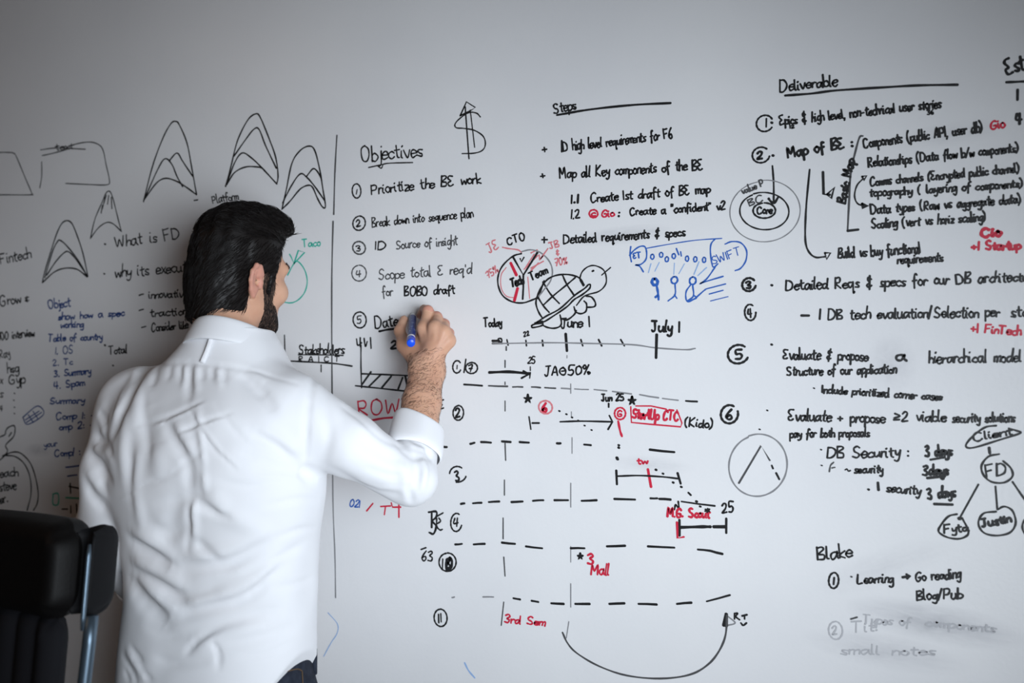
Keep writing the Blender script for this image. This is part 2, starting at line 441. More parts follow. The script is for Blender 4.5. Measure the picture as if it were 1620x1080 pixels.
S('227 319 241 264 257 220 270 196 278 192 284 198 296 227 304 269 311 308;228 316 249 269 261 251 272 260 280 279 289 295;268 254 280 242 289 255 305 279;228 316 247 290 262 282 280 287 296 297 311 308', 'K', 'm'); PART('peak_drawing', 'tall nested peak left of the highest one')
S('357 295 366 261 376 222 392 190 405 180 412 186 425 217 436 248 440 277 438 291;370 247 389 220 402 204 410 205 420 230 437 266;358 293 371 258 383 242 397 249 415 266 438 291;359 292 371 273 389 264 407 264 415 266', 'K', 'm'); PART('peak_drawing', 'highest nested peak, above the man')
S('446 331 453 300 462 258 475 238 489 231 498 238 506 269 511 300 515 326 510 327 502 313 495 297 488 293 475 299 459 318 446 331;447 321 462 292 475 275 485 280 498 295 514 318;485 279 495 267 502 271 508 282', 'K', 'm'); PART('peak_drawing', 'nested peak beside the vertical divider')
S('533 214 530 269 528 339', 'G', 'm'); S('527 350 525 440 525 560 526 700', 'G', 'm'); S('526 700 527 800 530 880 531 945', 'L', 'n'); PART('divider_line')
S('519 969 534 987 533 1002 524 1016 512 1038', 'C', 't'); PART('blue_scribble')
S('307 317 313 316'); T('Platform', 337, 322, 377, 315, 7); PART('text_line', 'word half hidden by the hair')
DOTS('166 386'); T('What is FD', 183, 391, 286, 376, 10, wd='m'); PART('text_line')
DOTS('165 433'); T('why its execution', 183, 439, 316, 427, 10, wd='m'); PART('text_line')
DASH('220 467 227 465 220 491 227 489 224 518 231 516')
T('innovative', 236, 472, 297, 469, 7, wd='m'); T('traction', 238, 501, 297, 497, 7, wd='m'); T('Consider like', 240, 524, 298, 519, 7, wd='m'); PART('text_list', 'three dashed words left of the head')
T('Fintech', 1, 417, 50, 408, 9, wd='m'); PART('text_line')
T('Grow', 1, 484, 34, 478, 9, wd='m'); T('&', 39, 477, 48, 475, 4); PART('text_line')
T('100 interview', 0, 538, 55, 531, 7, wd='m'); PART('text_line')
T('Ray', 0, 567, 16, 563, 7); T('hsg', 12, 590, 30, 588, 8, wd='m'); T('x', 0, 606, 4, 606, 7); T('Gyp', 15, 608, 40, 605, 9, wd='m')
T('s', 0, 628, 5, 628, 8); T('4', 0, 650, 5, 650, 5); DOTS('23 622 22 633 23 644 23 654', 'K', 'n'); PART('text_list', 'column of short words cut by the left edge')
S('36 660 59 642 69 655 44 671 36 660;40 664 62 650;42 668 66 652;45 656 52 667;52 650 60 662', 'D', 'n'); PART('eraser_drawing')
S('-20 700 0 691 8 687 9 682 13 676 22 673 24 680 21 691 9 704 12 713 4 724 -10 734;14 690 18 684;4 721 20 715 33 717 47 731 55 751 60 776 59 795 53 807;7 720 24 722 38 733 47 753 49 780 43 807', 'K', 'm'); PART('figure_drawing', 'outline figure at the lower left edge')
T('each', 0, 755, 29, 752, 8, wd='m'); T('steve', 0, 777, 26, 773, 8, wd='m'); T('er.', 0, 797, 14, 793, 8, wd='m'); PART('text_list', 'words inside the outline figure')
T('Object', 77, 488, 112, 484, 8, 'D', 'm'); T('show how a spec', 92, 506, 197, 499, 6, 'D', 'm'); T('working', 96, 519, 132, 517, 6, 'D', 'm'); PART('text_list', 'blue note under the leftmost peak')
T('Table of country', 76, 540, 162, 537, 6, 'D', 'm'); T('1. OS', 88, 560, 116, 558, 7, 'D'); T('2. Tc', 84, 578, 115, 576, 6, 'D')
T('3. Summary', 86, 596, 144, 591, 6, 'D', 'm'); T('4. Spam', 86, 615, 134, 609, 6, 'D', 'm'); PART('text_list', 'blue numbered list left of the man')
T('Summary', 79, 639, 134, 637, 5, 'D', 'm'); T('Comp 1: -', 89, 664, 152, 660, 6, 'D', 'm'); T('omp 2: -', 94, 680, 150, 676, 6, 'D', 'm'); PART('text_list', 'blue lines beside the left sleeve')
T('your', 70, 707, 91, 705, 5, 'D', 'n'); T('Comp! :', 87, 722, 128, 719, 6, 'D', 'm'); DASH('104 739 128 736 107 753 122 751', 'D', 'm'); PART('text_list', 'lowest blue words beside the left sleeve')
T('Total', 172, 560, 201, 558, 7, wd='m'); DOTS('166 546 179 578'); PART('text_line')
S('84 781 92 781 92 797 84 797 84 781;104 787 128 788', 'N', 'm'); S('98 805 107 805;111 764 112 780;109 769 129 773;112 800 112 811;121 797 122 811', 'K', 'm'); PART('diagram_drawing', 'small green and black sketch above the chair')
S('455 435 465 417 472 414 482 427 486 445 482 462 472 474 460 479 446 477', 'N', 'n'); S('458 402 461 407 465 417 482 399 472 396 465 417', 'N', 'm', False); T('Taco', 479, 391, 507, 389, 7, 'N', 'n'); PART('pie_chart_drawing', 'green circle and word in front of the face')
# ---- objectives column
S('760 185 754 179 742 178 728 187 720 196 722 202 733 203 750 206 764 215 768 227 764 237 752 242 731 243', 'K', 'n'); S('736 169 742 251;744 174 751 233', 'K', 'n'); S('728 183 738 161 752 170 744 175 728 183', 'K', 'm', False); PART('dollar_sign_drawing')
T('Objectives', 572, 256, 669, 246, 13, wd='m'); S('583 265 605 260 617 258 653 257;597 262 603 266 606 260', 'K', 'n'); PART('section_title')
O(564, 302, 7, 11); T('1', 564, 307, 565, 307, 5); T('Prioritize the BE work', 588, 307, 761, 289, 9, wd='m'); PART('text_line')
O(568, 353, 10, 11); T('2', 564, 359, 572, 358, 6, wd='m'); T('Break down into sequence plan', 589, 359, 749, 343, 8, wd='n'); PART('text_line')
O(568, 392, 10, 10, 'G'); T('3', 564, 397, 572, 396, 5, wd='n'); T('ID', 594, 395, 612, 394, 7, wd='m'); T('Source of insight', 627, 394, 724, 387, 8, 'G', 'n'); PART('text_line')
O(568, 432, 11, 13, 'G', 'n'); T('4', 564, 438, 573, 437, 6, 'G'); T("Scope total E req'd", 599, 442, 747, 432, 9, 'G', 'n'); PART('text_line')
T('for', 605, 469, 622, 467, 8, 'G', 'n'); T('BOBO draft', 640, 468, 720, 464, 8, 'K', 'm'); PART('text_line')
O(569, 506, 10, 13); T('5', 565, 512, 573, 511, 7); T('Date', 594, 519, 630, 514, 11, wd='m'); S('600 524 615 521 630 520', 'K', 'b'); PART('text_line', 'heading the man is writing')
S('564 536 566 546 572 542;570 534 570 548;576 535 578 548 581 540;586 534 587 551', 'K', 'm'); T('2', 618, 551, 629, 551, 7, wd='b'); PART('text_line')
S('571 546 571 580 572 613;562 610 600 614 646 619;571 591 600 592 646 594', 'K', 'm'); S('587 588 572 609;603 592 583 612;619 595 604 613;637 597 630 615;641 594 646 618', 'K', 'b'); PART('bar_drawing', 'hatched bar beside the forearm')
T('ROW!', 568, 657, 641, 652, 13, 'R', 'm'); S('587 665 610 661 640 660', 'R', 'b'); PART('text_line', 'large red exclamation underlined')
S('702 632 694 636 700 640 694 643 696 647 702 645', 'K', 'n'); PART('letter')
T('Stakeholders', 473, 560, 545, 559, 8, wd='m'); S('472 561 500 561 543 562', 'K', 'n'); T('R A I C T', 473, 572, 538, 571, 4.5, wd='n'); S('460 571 500 573 530 575 557 579;508 577 508 588', 'K', 'm'); PART('table_drawing', 'small table heading over the right shoulder')
S('450 530 451 567', 'K', 'm'); T('ite', 428, 560, 438, 556, 6, wd='n'); PART('table_rule')
T('021', 553, 801, 570, 803, 6.5, 'B', 'n'); S('590 796 580 808;602 801 618 800;610 800 608 814;619 795 621 802 634 802;631 798 631 818', 'R', 'm', False); PART('text_line', 'blue and red characters under the elbow')
# ---- steps column
T('Steps', 877, 179, 912, 172, 9, wd='m'); S('881 182 935 173 1002 166 1061 163', 'K', 'b'); PART('section_title')
S('858 237 865 236;861 233 862 240', 'K', 'm'); T('ID high level requirements for F6', 889, 240, 1065, 218, 9, wd='m'); PART('text_line')
S('855 279 862 278;858 275 859 281', 'K', 'm'); T('Map all Key components of the BE', 886, 282, 1113, 268, 9, wd='m'); PART('text_line')
T('1.1', 904, 321, 917, 320, 8, wd='b'); T('Create 1st draft of BE map', 935, 320, 1124, 305, 8, wd='m'); PART('text_line')
T('1.2', 904, 346, 919, 345, 8, wd='m'); O(939, 338, 7, 6, 'R', 'm'); T('c', 936, 342, 942, 342, 6, 'R', 'm'); T('Gio', 952, 343, 972, 342, 7, 'R', 'm'); T(':', 979, 342, 980, 342, 7, wd='b')
T('Create a "confident" v2', 997, 341, 1149, 331, 7.5, wd='m'); PART('text_line')
T('CTO', 804, 388, 832, 378, 6.5, wd='m'); PART('text_line')
S('857 379 866 379;861 375 861 384', 'K', 'm'); T('Detailed requirements & specs', 892, 385, 1084, 373, 8, wd='m'); PART('text_line')
S('825 401 812 405 797 418 789 433 788 450 795 467 810 477 827 479 843 474 851 470', 'K', 'm'); S('825 398 840 395 856 400 869 413 874 428 871 444 860 459 851 470', 'L', 'n')
S('812 407 828 435 851 398;828 435 828 455 827 473', 'K', 'b', False); S('823 409 825 414 829 407', 'K', 'm', False)
S('808 416 817 435;819 456 814 475', 'R', 'h'); S('801 423 793 435 793 455 801 468 814 471;835 438 838 472', 'P', 't'); S('851 404 829 426;845 402 831 424;867 393 854 411 859 405;854 411 853 403;840 424 860 413;840 428 852 416;840 400 846 397 850 395', 'P', 'n')
T('Tech', 809, 454, 829, 448, 7.5, wd='b'); T('Team', 840, 443, 867, 432, 7, wd='m'); T('JE', 775, 400, 791, 391, 8, 'P'); S('795 391 804 393 819 395 825 399', 'P', 'n'); T('75%', 773, 440, 790, 428, 6, 'P'); T('JB', 871, 394, 886, 389, 6, 'P'); T('&', 880, 403, 886, 402, 4, 'P'); T('70%', 879, 421, 899, 417, 6, 'P'); PART('pie_chart_drawing', 'pie chart divided into two words with red notes')
S('859 504 852 493 848 478 853 461 864 444 878 436 897 434 914 438 921 445 924 451', 'K', 'm'); S('849 510 864 500 886 488 908 468 925 456 931 450 934 451 932 457 921 466 908 474 897 485 875 500 860 509 849 510', 'K', 'm')
S('859 446 871 465 885 480;890 435 897 450 909 468;851 470 860 484 869 494;861 444 851 472;859 483 875 468 897 450 910 439', 'K', 'm'); S('917 441 921 430 930 422 941 420 954 426 959 437 958 450 947 461 925 468 912 483', 'K', 'n'); S('937 429 939 428', 'K', 'b'); S('952 435 966 423', 'K', 'n')
S('858 514 867 518 878 519 887 515 888 507 886 498;841 515 845 513 858 511 857 515 843 518 841 515;889 504 897 506 908 498 912 491;908 485 911 493 919 496 927 492 928 481 924 476;927 468 936 470 942 479 940 485 928 486;846 511 858 508;918 443 923 452', 'K', 'm'); PART('turtle_drawing')
def blue(s, wd='n', c='B'): S(s, c, wd)
blue('998 390 997 402 999 414;996 404 1003 396 1012 390 1020 390 1023 398 1022 410 1014 418 1005 419 1012 421 1018 430'); T('ET', 1002, 409, 1015, 407, 5, 'B', 'n'); blue('1021 393 1060 386 1100 380 1142 377', 't')
blue('1131 378 1125 386 1124 400 1128 422 1136 417;1147 386 1158 382 1172 384 1181 396 1180 412 1172 424 1163 428', 'n'); T('SWIFT', 1128, 418, 1174, 402, 7, 'B', 't')
for x, y in ((1032, 406), (1046, 403), (1055, 410), (1066, 405), (1087, 409), (1100, 410), (1114, 411)): O(x, y, 2.6, 4, 'B', 'n')
blue('1070 393 1074 403;1077 398 1078 405'); blue('1030 417 1026 431;1043 415 1036 429;1067 416 1066 434;1083 417 1074 433;1106 414 1098 434;1118 423 1104 436', 't', 'C')
O(1036, 446, 4.5, 5, 'B', 'h'); blue('1039 452 1041 463 1041 468;1037 470 1041 467 1042 474', 'b'); O(1067, 443, 5, 5.5, 'B'); blue('1068 449 1068 466 1057 476;1067 466 1071 472'); O(1096, 444, 5, 6, 'B'); blue('1096 452 1097 468 1087 476;1093 450 1086 460 1085 470 1088 477 1098 473 1112 461 1117 457;1097 467 1102 471 1090 476'); blue('1131 423 1118 441 1107 449 1114 446 1144 437;1117 457 1148 449;1122 465 1144 459', 'n'); blue('1124 476 1152 469', 't'); PART('figure_drawing', 'blue matchstick people under two speech bubbles')
# ---- timeline
T('Today', 766, 517, 794, 515, 7.5, wd='m'); T('22', 829, 532, 838, 530, 4.5, wd='n'); T('June 1', 888, 519, 935, 516, 9, wd='m'); T('July 1', 1031, 524, 1077, 525, 9, wd='b'); S('779 543 804 543 871 542 927 543 999 545 1037 550 1084 553 1100 551', 'L', 'n'); S('779 539 790 539;779 543 795 543', 'K', 'b'); O(791, 538, 3, 3); S('802 537 804 546;832 538 833 547;858 538 859 547;919 537 922 547;947 537 952 547;982 537 988 547', 'K', 'm'); S('895 528 897 555;1039 529 1038 566', 'K', 'h'); PART('timeline_drawing')
O(723, 580, 6.5, 10, 'K', 'm', 40, 290); T('1', 723, 584, 724, 584, 4, wd='n'); S('737 568 734 589', 'K', 'm'); O(746, 582, 9, 9); T('7', 742, 588, 750, 587, 6, wd='m'); S('774 589 806 588 838 591', 'K', 'h'); S('828 587 838 591 825 598', 'K', 'b', False); DASH('839 580 839 586 839 589 838 598', 'K', 'n'); T('25', 835, 574, 847, 575, 5.5); T('JA@50%', 862, 594, 936, 592, 8, wd='m'); PART('schedule_row')
DASH('734 608 763 610', 'K', 'b'); DASH('773 610 803 611 811 612 827 612 841 612 855 613 862 613 879 614', 'G', 'm'); DASH('888 614 903 615 909 615 931 616 940 616 960 618 969 619 999 623 1012 624 1042 629 1048 630 1073 633', 'L', 'n'); DASH('1085 634 1103 635', 'K', 'm'); PART('dashed_line')
S('801 548 801 554;799 570 799 581;799 604 799 608;799 634 799 650;799 701 800 728;798 759 798 783;796 819 796 852;797 881 799 911;797 952 793 989', 'G', 'n'); PART('dashed_line', 'dashed vertical under the start of the timeline')
S('897 562 897 566;903 607 903 622;904 651 904 658;905 692 905 717;903 764 903 802;903 864 903 889;903 923 903 960;900 983 896 1009', 'L', 't'); PART('dashed_line', 'thin grey dashed vertical under the first of June')
STAR(835, 631, 7); O(863, 644, 11, 10, 'P', 'm'); T('6', 858, 652, 866, 651, 8, 'R', 'h'); O(725, 653, 8, 12); T('2', 721, 661, 729, 660, 8, wd='b'); S('837 659 840 679;842 669 853 669', 'K', 'm'); S('886 667 920 666 967 667', 'K', 'm'); S('964 657 969 667 962 679', 'K', 'm', False); DOTS('885 650 896 655 905 660 925 673 936 680', 'K', 'm'); DOTS('915 665', 'K', 'm'); PART('schedule_row')
T('Jun 25', 952, 634, 988, 634, 6.5, wd='m'); S('963 638 963 644', 'K', 'm'); STAR(1000, 634, 7); O(981, 654, 9, 9, 'R', 'm'); T('G', 977, 659, 985, 659, 5.5, 'R', 'm'); S('978 666 981 681 984 690', 'R', 'b'); S('998 643 999 668 1030 671 1077 675 1079 669 1071 648;1006 642 1030 642 1054 647', 'R', 'n', False); T('StartUp CTC', 1000, 661, 1074, 666, 8.5, 'R', 'b'); T('(Kido)', 1083, 674, 1128, 677, 7.5, wd='m'); PART('schedule_row')
DASH('699 706 707 707 744 702 751 700 761 699 777 700 794 698 808 699 822 699 837 700 881 701 887 701 924 703 935 704 1028 711 1067 715', 'K', 'b'); PART('dashed_line')
DOTS('979 704 979 708', 'K', 'b'); DOTS('976 724 977 726', 'K', 'h'); O(724, 751, 13, 13, 'K', 'm', 60, 110); O(724, 751, 13, 12, 'K', 'm', 260, 90); T('3', 721, 760, 728, 759, 8.5, wd='b'); PART('schedule_row')
S('975 744 976 766;1072 748 1077 765', 'K', 'b'); S('976 753 1011 752 1048 754 1074 757', 'K', 'm'); S('1025 742 1030 770', 'R', 'h'); T('tw', 1008, 734, 1025, 733, 5, 'R', 'm'); DOTS('1038 743 1049 749 1065 763 1078 770 1102 793 1108 801'); S('1089 779 1093 783', 'K', 'b'); PART('schedule_row')
DASH('729 797 735 796 748 796 762 795 773 794 790 793 809 794 827 793 843 792 860 791 877 791 899 791 920 792 944 791 972 789 1005 790 1029 788 1040 788 1043 789 1061 790', 'K', 'b'); DASH('1078 793 1131 800', 'K', 'm'); PART('dashed_line')
T('25', 1143, 811, 1162, 809, 9, wd='m'); T('*', 1115, 812, 1124, 812, 5, wd='m'); S('1067 806 1069 798 1074 804 1073 793', 'K', 'm'); T('M.G. Scout', 1056, 817, 1123, 819, 8, 'R', 'b'); S('1075 822 1075 847;1149 820 1149 843', 'K', 'b'); S('1075 834 1110 833 1124 833;1129 833 1148 833', 'K', 'h'); S('1071 826 1072 851 1082 849', 'R', 'b', False); PART('schedule_row')
S('678 810 690 809 690 818 684 824 690 832 686 844 679 842;683 810 683 834', 'K', 'b'); S('701 811 692 816;694 819 697 824 692 828;691 820 691 832 696 838 700 837', 'K', 'm'); O(722, 826, 9, 14, 'K', 'm', 60, 280); T('4', 718, 833, 727, 832, 8, wd='m'); PART('schedule_row')
DASH('720 861 731 860 749 861 767 860 794 858 815 860 832 864 858 867 903 867 925 867 960 864 989 863 1025 864 1067 866 1104 869 1124 871 1124 871 1143 876', 'K', 'b'); PART('dashed_line')
T('63', 667, 886, 686, 886, 8.5, wd='m'); S('666 869 674 866', 'K', 'm'); O(708, 889, 13, 15, 'K', 'm'); T('1', 700, 900, 701, 900, 9, wd='m'); T('0', 705, 901, 715, 901, 10, wd='h'); T('8', 706, 899, 714, 899, 8, wd='b'); STAR(918, 880, 5); T('3', 930, 892, 941, 892, 8, 'R', 'b'); T('Mall', 935, 909, 964, 909, 9.5, 'R', 'm'); PART('schedule_row')
DASH('715 945 719 944 764 944 781 944', 'L', 'n'); DASH('812 946 823 948 841 950 852 952 872 954 892 955 910 955 933 955 964 955 988 954 1010 955 1039 956 1071 955 1094 953', 'K', 'b'); DASH('1118 951 1155 941', 'K', 'm'); PART('dashed_line')
O(697, 977, 10, 14, 'K', 'm'); T('11', 694, 985, 701, 984, 8, wd='m'); T('3rd Sem', 798, 984, 862, 990, 7, 'R', 'm'); PART('schedule_row')
S('735 1048 741 1060 751 1072', 'C', 'm'); PART('blue_scribble')
S('890 1000 898 1017 913 1033 947 1053 991 1068 1044 1073 1091 1067 1120 1051 1138 1029 1148 1004 1150 973', 'G', 'm'); S('1149 971 1149 990;1149 971 1145 989', 'K', 'h'); S('1152 975 1163 985 1151 989', 'L', 'n'); S('1162 970 1162 979;1162 970 1167 970 1164 975 1170 980;1182 972 1174 974;1178 973 1178 979;1172 985 1176 989 1181 985', 'K', 'm'); PART('arrow_drawing', 'long looping arrow at the bottom')
# ---- deliverable column
T('Deliverable', 1234, 145, 1325, 135, 10, wd='m'); S('1242 151 1283 148 1323 143 1400 138 1454 135 1515 134', 'K', 'b'); PART('section_title')
O(1210, 195, 13, 13, 'K', 'm', 30, 300); T('1', 1212, 201, 1213, 201, 8, wd='m'); DOTS('1221 194'); T('Epics & high level, non-technical user stories', 1234, 198, 1489, 170, 8.5, wd='m'); T('12', 1250, 203, 1258, 202, 3, wd='n'); T('36', 1467, 181, 1478, 180, 4, wd='n'); PART('text_line')
O(1204, 245, 14, 12, 'K', 'm', 50, 300); T('2', 1198, 252, 1208, 251, 7, wd='b'); DOTS('1223 246'); T('Map of BE :', 1247, 249, 1351, 232, 9.5, wd='b'); PART('text_line')
S('1365 215 1360 217 1354 237 1346 273 1344 305 1341 364', 'G', 'm'); S('1341 365 1358 363', 'K', 'b'); T('Basic Map', 1337, 322, 1352, 253, 8, wd='b'); PART('bracket_drawing')
T('Components (public API, user db)', 1367, 234, 1555, 208, 8.5, wd='m'); T('Gio', 1568, 205, 1590, 201, 8, 'R', 'm'); PART('text_line')
T('Relationships (Data flow b/w components)', 1374, 264, 1612, 240, 8, wd='m'); PART('text_line')
T('Comms channels (Encrypted public channel)', 1377, 294, 1613, 272, 7.5, wd='m'); PART('text_line')
T('topography ( layering of components)', 1376, 311, 1618, 296, 7.5, wd='m'); PART('text_line')
T('Data types (Raw vs aggregate data)', 1378, 338, 1616, 321, 8, wd='m'); PART('text_line')
T('Scaling (vert vs horiz scaling)', 1379, 361, 1560, 349, 8, wd='m'); PART('text_line')
S('1364 279 1371 278 1367 285 1364 279', 'K', 'm', False); S('1366 282 1356 293 1352 309 1356 321 1366 326', 'K', 'n'); S('1364 322 1373 326 1365 329 1364 322;1366 326 1370 326', 'K', 'b', False); PART('arrow_drawing', 'curved double arrow inside the bracket')
S('1222 262 1224 290 1224 321', 'K', 'm'); S('1216 314 1220 319 1225 321 1231 312', 'K', 'b'); PART('arrow_drawing', 'arrow pointing down into the circles')
S('1281 268 1276 321 1274 362 1275 386 1281 400 1291 407 1305 406', 'K', 'm'); S('1305 400 1314 400 1308 410 1305 400', 'K', 'm', False); PART('arrow_drawing', 'long hooked arrow')
S('1302 272 1303 307 1313 308;1309 307 1320 296 1315 314 1309 307', 'K', 'b', False); PART('arrow_drawing', 'short bold hooked arrow')
O(1210, 334, 55, 49, 'L', 't', 100, 358, 0.02); O(1209, 334, 38, 30, 'K', 'n', 120, 356, 0.03); O(1209, 333, 17, 12.5, 'K', 'm'); T('Core', 1198, 338, 1222, 337, 6.5, wd='m'); T('BC', 1186, 326, 1209, 317, 6, 'G', 'n'); T('value P', 1175, 307, 1210, 293, 6, 'G', 'n'); PART('circles_drawing', 'three nested circles')
T('Build vs buy functional', 1326, 408, 1457, 400, 9.5, wd='m'); T('requirements', 1420, 417, 1492, 413, 7.5, wd='m'); PART('text_line')
T('Cio', 1553, 374, 1584, 373, 7.5, 'R', 'h'); T('+1 Startup', 1538, 396, 1615, 394, 7.5, 'R', 'b'); PART('text_line')
O(1185, 450, 11, 10, 'K', 'b', 40, 310); T('3', 1181, 456, 1190, 455, 6.5, wd='b'); DOTS('1221 451'); T('Detailed Reqs & specs for our DB architecture', 1243, 459, 1643, 444, 9.5, wd='m'); PART('text_line')
O(1187, 494, 8.5, 13, 'K', 'm', 60, 300); T('4', 1184, 502, 1191, 501, 8, wd='m'); S('1268 499 1280 499', 'K', 'b'); T('1 DB tech evaluation/Selection per', 1297, 505, 1582, 501, 9.5, wd='m'); T('startup', 1600, 501, 1668, 499, 9.5, wd='m'); PART('text_line')
T('+1 FinTech', 1536, 525, 1615, 530, 8, 'R', 'm'); PART('text_line')
O(1168, 560, 16, 15, 'K', 'b', 50, 290); T('5', 1164, 568, 1177, 567, 8.5, wd='b'); DOTS('1221 545'); T('Evaluate & propose', 1239, 568, 1373, 570, 9, wd='m'); T('a', 1418, 570, 1434, 570, 9, wd='b'); T('hierarchical model', 1470, 574, 1616, 572, 9.5, wd='m', asc=1.15); PART('text_line')
T('Structure of our application', 1245, 594, 1418, 590, 8, wd='m'); PART('text_line')
DOTS('1288 614', 'K', 'n'); T('Include prioritized corner cases', 1301, 621, 1490, 633, 7, wd='m'); PART('text_line')
O(1154, 655, 14, 14, 'K', 'b', 60, 320); T('6', 1149, 664, 1160, 663, 8.5, wd='b'); DOTS('1214 649 1202 679', 'K', 'n'); T('Evaluate + propose', 1247, 665, 1400, 669, 9.5, wd='m', asc=1.15); T('>2 viable', 1414, 666, 1497, 666, 9.5, wd='m'); T('security solutions', 1507, 668, 1606, 667, 8.5, wd='m'); PART('text_line')
T('pay for both proposals', 1250, 692, 1376, 690, 7.5, wd='m'); PART('text_line')
DOTS('1299 711', 'K', 'n'); T('DB Security :', 1309, 724, 1440, 722, 9.5, wd='m'); T('3 days', 1464, 722, 1507, 720, 9.5, wd='b'); S('1472 727 1495 723', 'K', 'b'); PART('text_line')
DOTS('1300 736', 'K', 'n'); S('1319 731 1314 736 1312 746;1316 740 1321 739', 'G', 'n'); T('~', 1336, 745, 1347, 748, 6); T('security', 1352, 748, 1397, 748, 7, wd='m'); T('3days', 1460, 752, 1501, 750, 9, wd='b'); S('1467 756 1495 753', 'K', 'b'); PART('text_line')
DOTS('1374 774'); S('1389 763 1390 775', 'K', 'b'); T('security', 1403, 778, 1456, 782, 8, wd='m'); T('3 days', 1468, 789, 1512, 785, 9, wd='b'); S('1478 797 1507 798', 'K', 'b'); PART('text_line')
O(1199, 736, 46, 49, 'L', 'n', 110, 358, 0.02); S('1169 764 1204 705 1218 728', 'G', 'm', False); S('1221 736 1223 741;1228 748 1233 758', 'K', 'm'); PART('circle_drawing', 'grey circle around a roof shape')
S('1576 673 1558 676 1538 691 1528 705 1540 708 1580 696 1614 685 1608 681 1597 678', 'K', 'm'); T('Client', 1541, 698, 1603, 687, 7, wd='m'); S('1565 708 1566 717', 'K', 'b'); S('1581 718 1564 722 1553 736 1556 751 1569 762 1589 763 1602 753 1599 740 1587 729', 'K', 'm'); T('FD', 1561, 755, 1594, 750, 11.5, wd='m')
S('1548 766 1518 820', 'K', 'm'); DOTS('1518 820', 'K', 'h'); S('1575 769 1578 806;1602 762 1620 788 1640 815', 'K', 'm'); S('1514 813 1500 817 1487 833 1486 842 1500 850 1518 852 1531 846 1531 836 1522 819', 'K', 'm'); T('Fyta', 1494, 843, 1533, 839, 7, wd='m'); S('1576 809 1556 812 1548 827 1556 842 1576 847 1598 842 1607 827 1602 808 1589 801 1578 806', 'K', 'm'); T('Justin', 1554, 834, 1600, 825, 7.5, wd='b'); O(1641, 832, 23, 20, 'K', 'm'); PART('diagram_drawing', 'tree of circles under an oval, at the right edge')
T('Est', 1593, 118, 1622, 110, 14, wd='b'); S('1592 130 1615 129 1640 127', 'K', 'b'); T('1', 1610, 157, 1611, 157, 9, wd='b'); T('4', 1608, 197, 1618, 196, 9, wd='b'); PART('text_list', 'column heading cut by the right edge')
T('Blake', 1294, 886, 1349, 881, 12, wd='m'); PART('section_title')
O(1319, 918, 8, 12, 'K', 'm'); T('1', 1319, 924, 1320, 924, 6.5, wd='m'); DOTS('1347 912', 'G', 'm'); T('Learning', 1357, 923, 1413, 921, 8.5, wd='m'); S('1428 913 1439 911;1434 908 1440 911 1435 915', 'K', 'b', False); T('Go reading', 1449, 919, 1520, 914, 9, wd='m'); PART('text_line')
T('Blog/Pub', 1451, 949, 1523, 946, 9, wd='m'); PART('text_line')
O(1322, 997, 11, 14, 'F', 'n'); T('2', 1317, 1004, 1326, 1003, 8, 'F', 'n'); T('Tit.', 1347, 1000, 1391, 997, 9, 'F', 'n'); S('1346 979 1356 976', 'G', 'm'); T('Types of', 1365, 985, 1440, 990, 8, 'F', 'n'); T('components', 1465, 990, 1575, 1000, 7, 'F', 'm'); T('small notes', 1330, 1035, 1480, 1036, 8, 'F', 'n'); PART('text_list', 'wiped grey remains of writing at lower right')
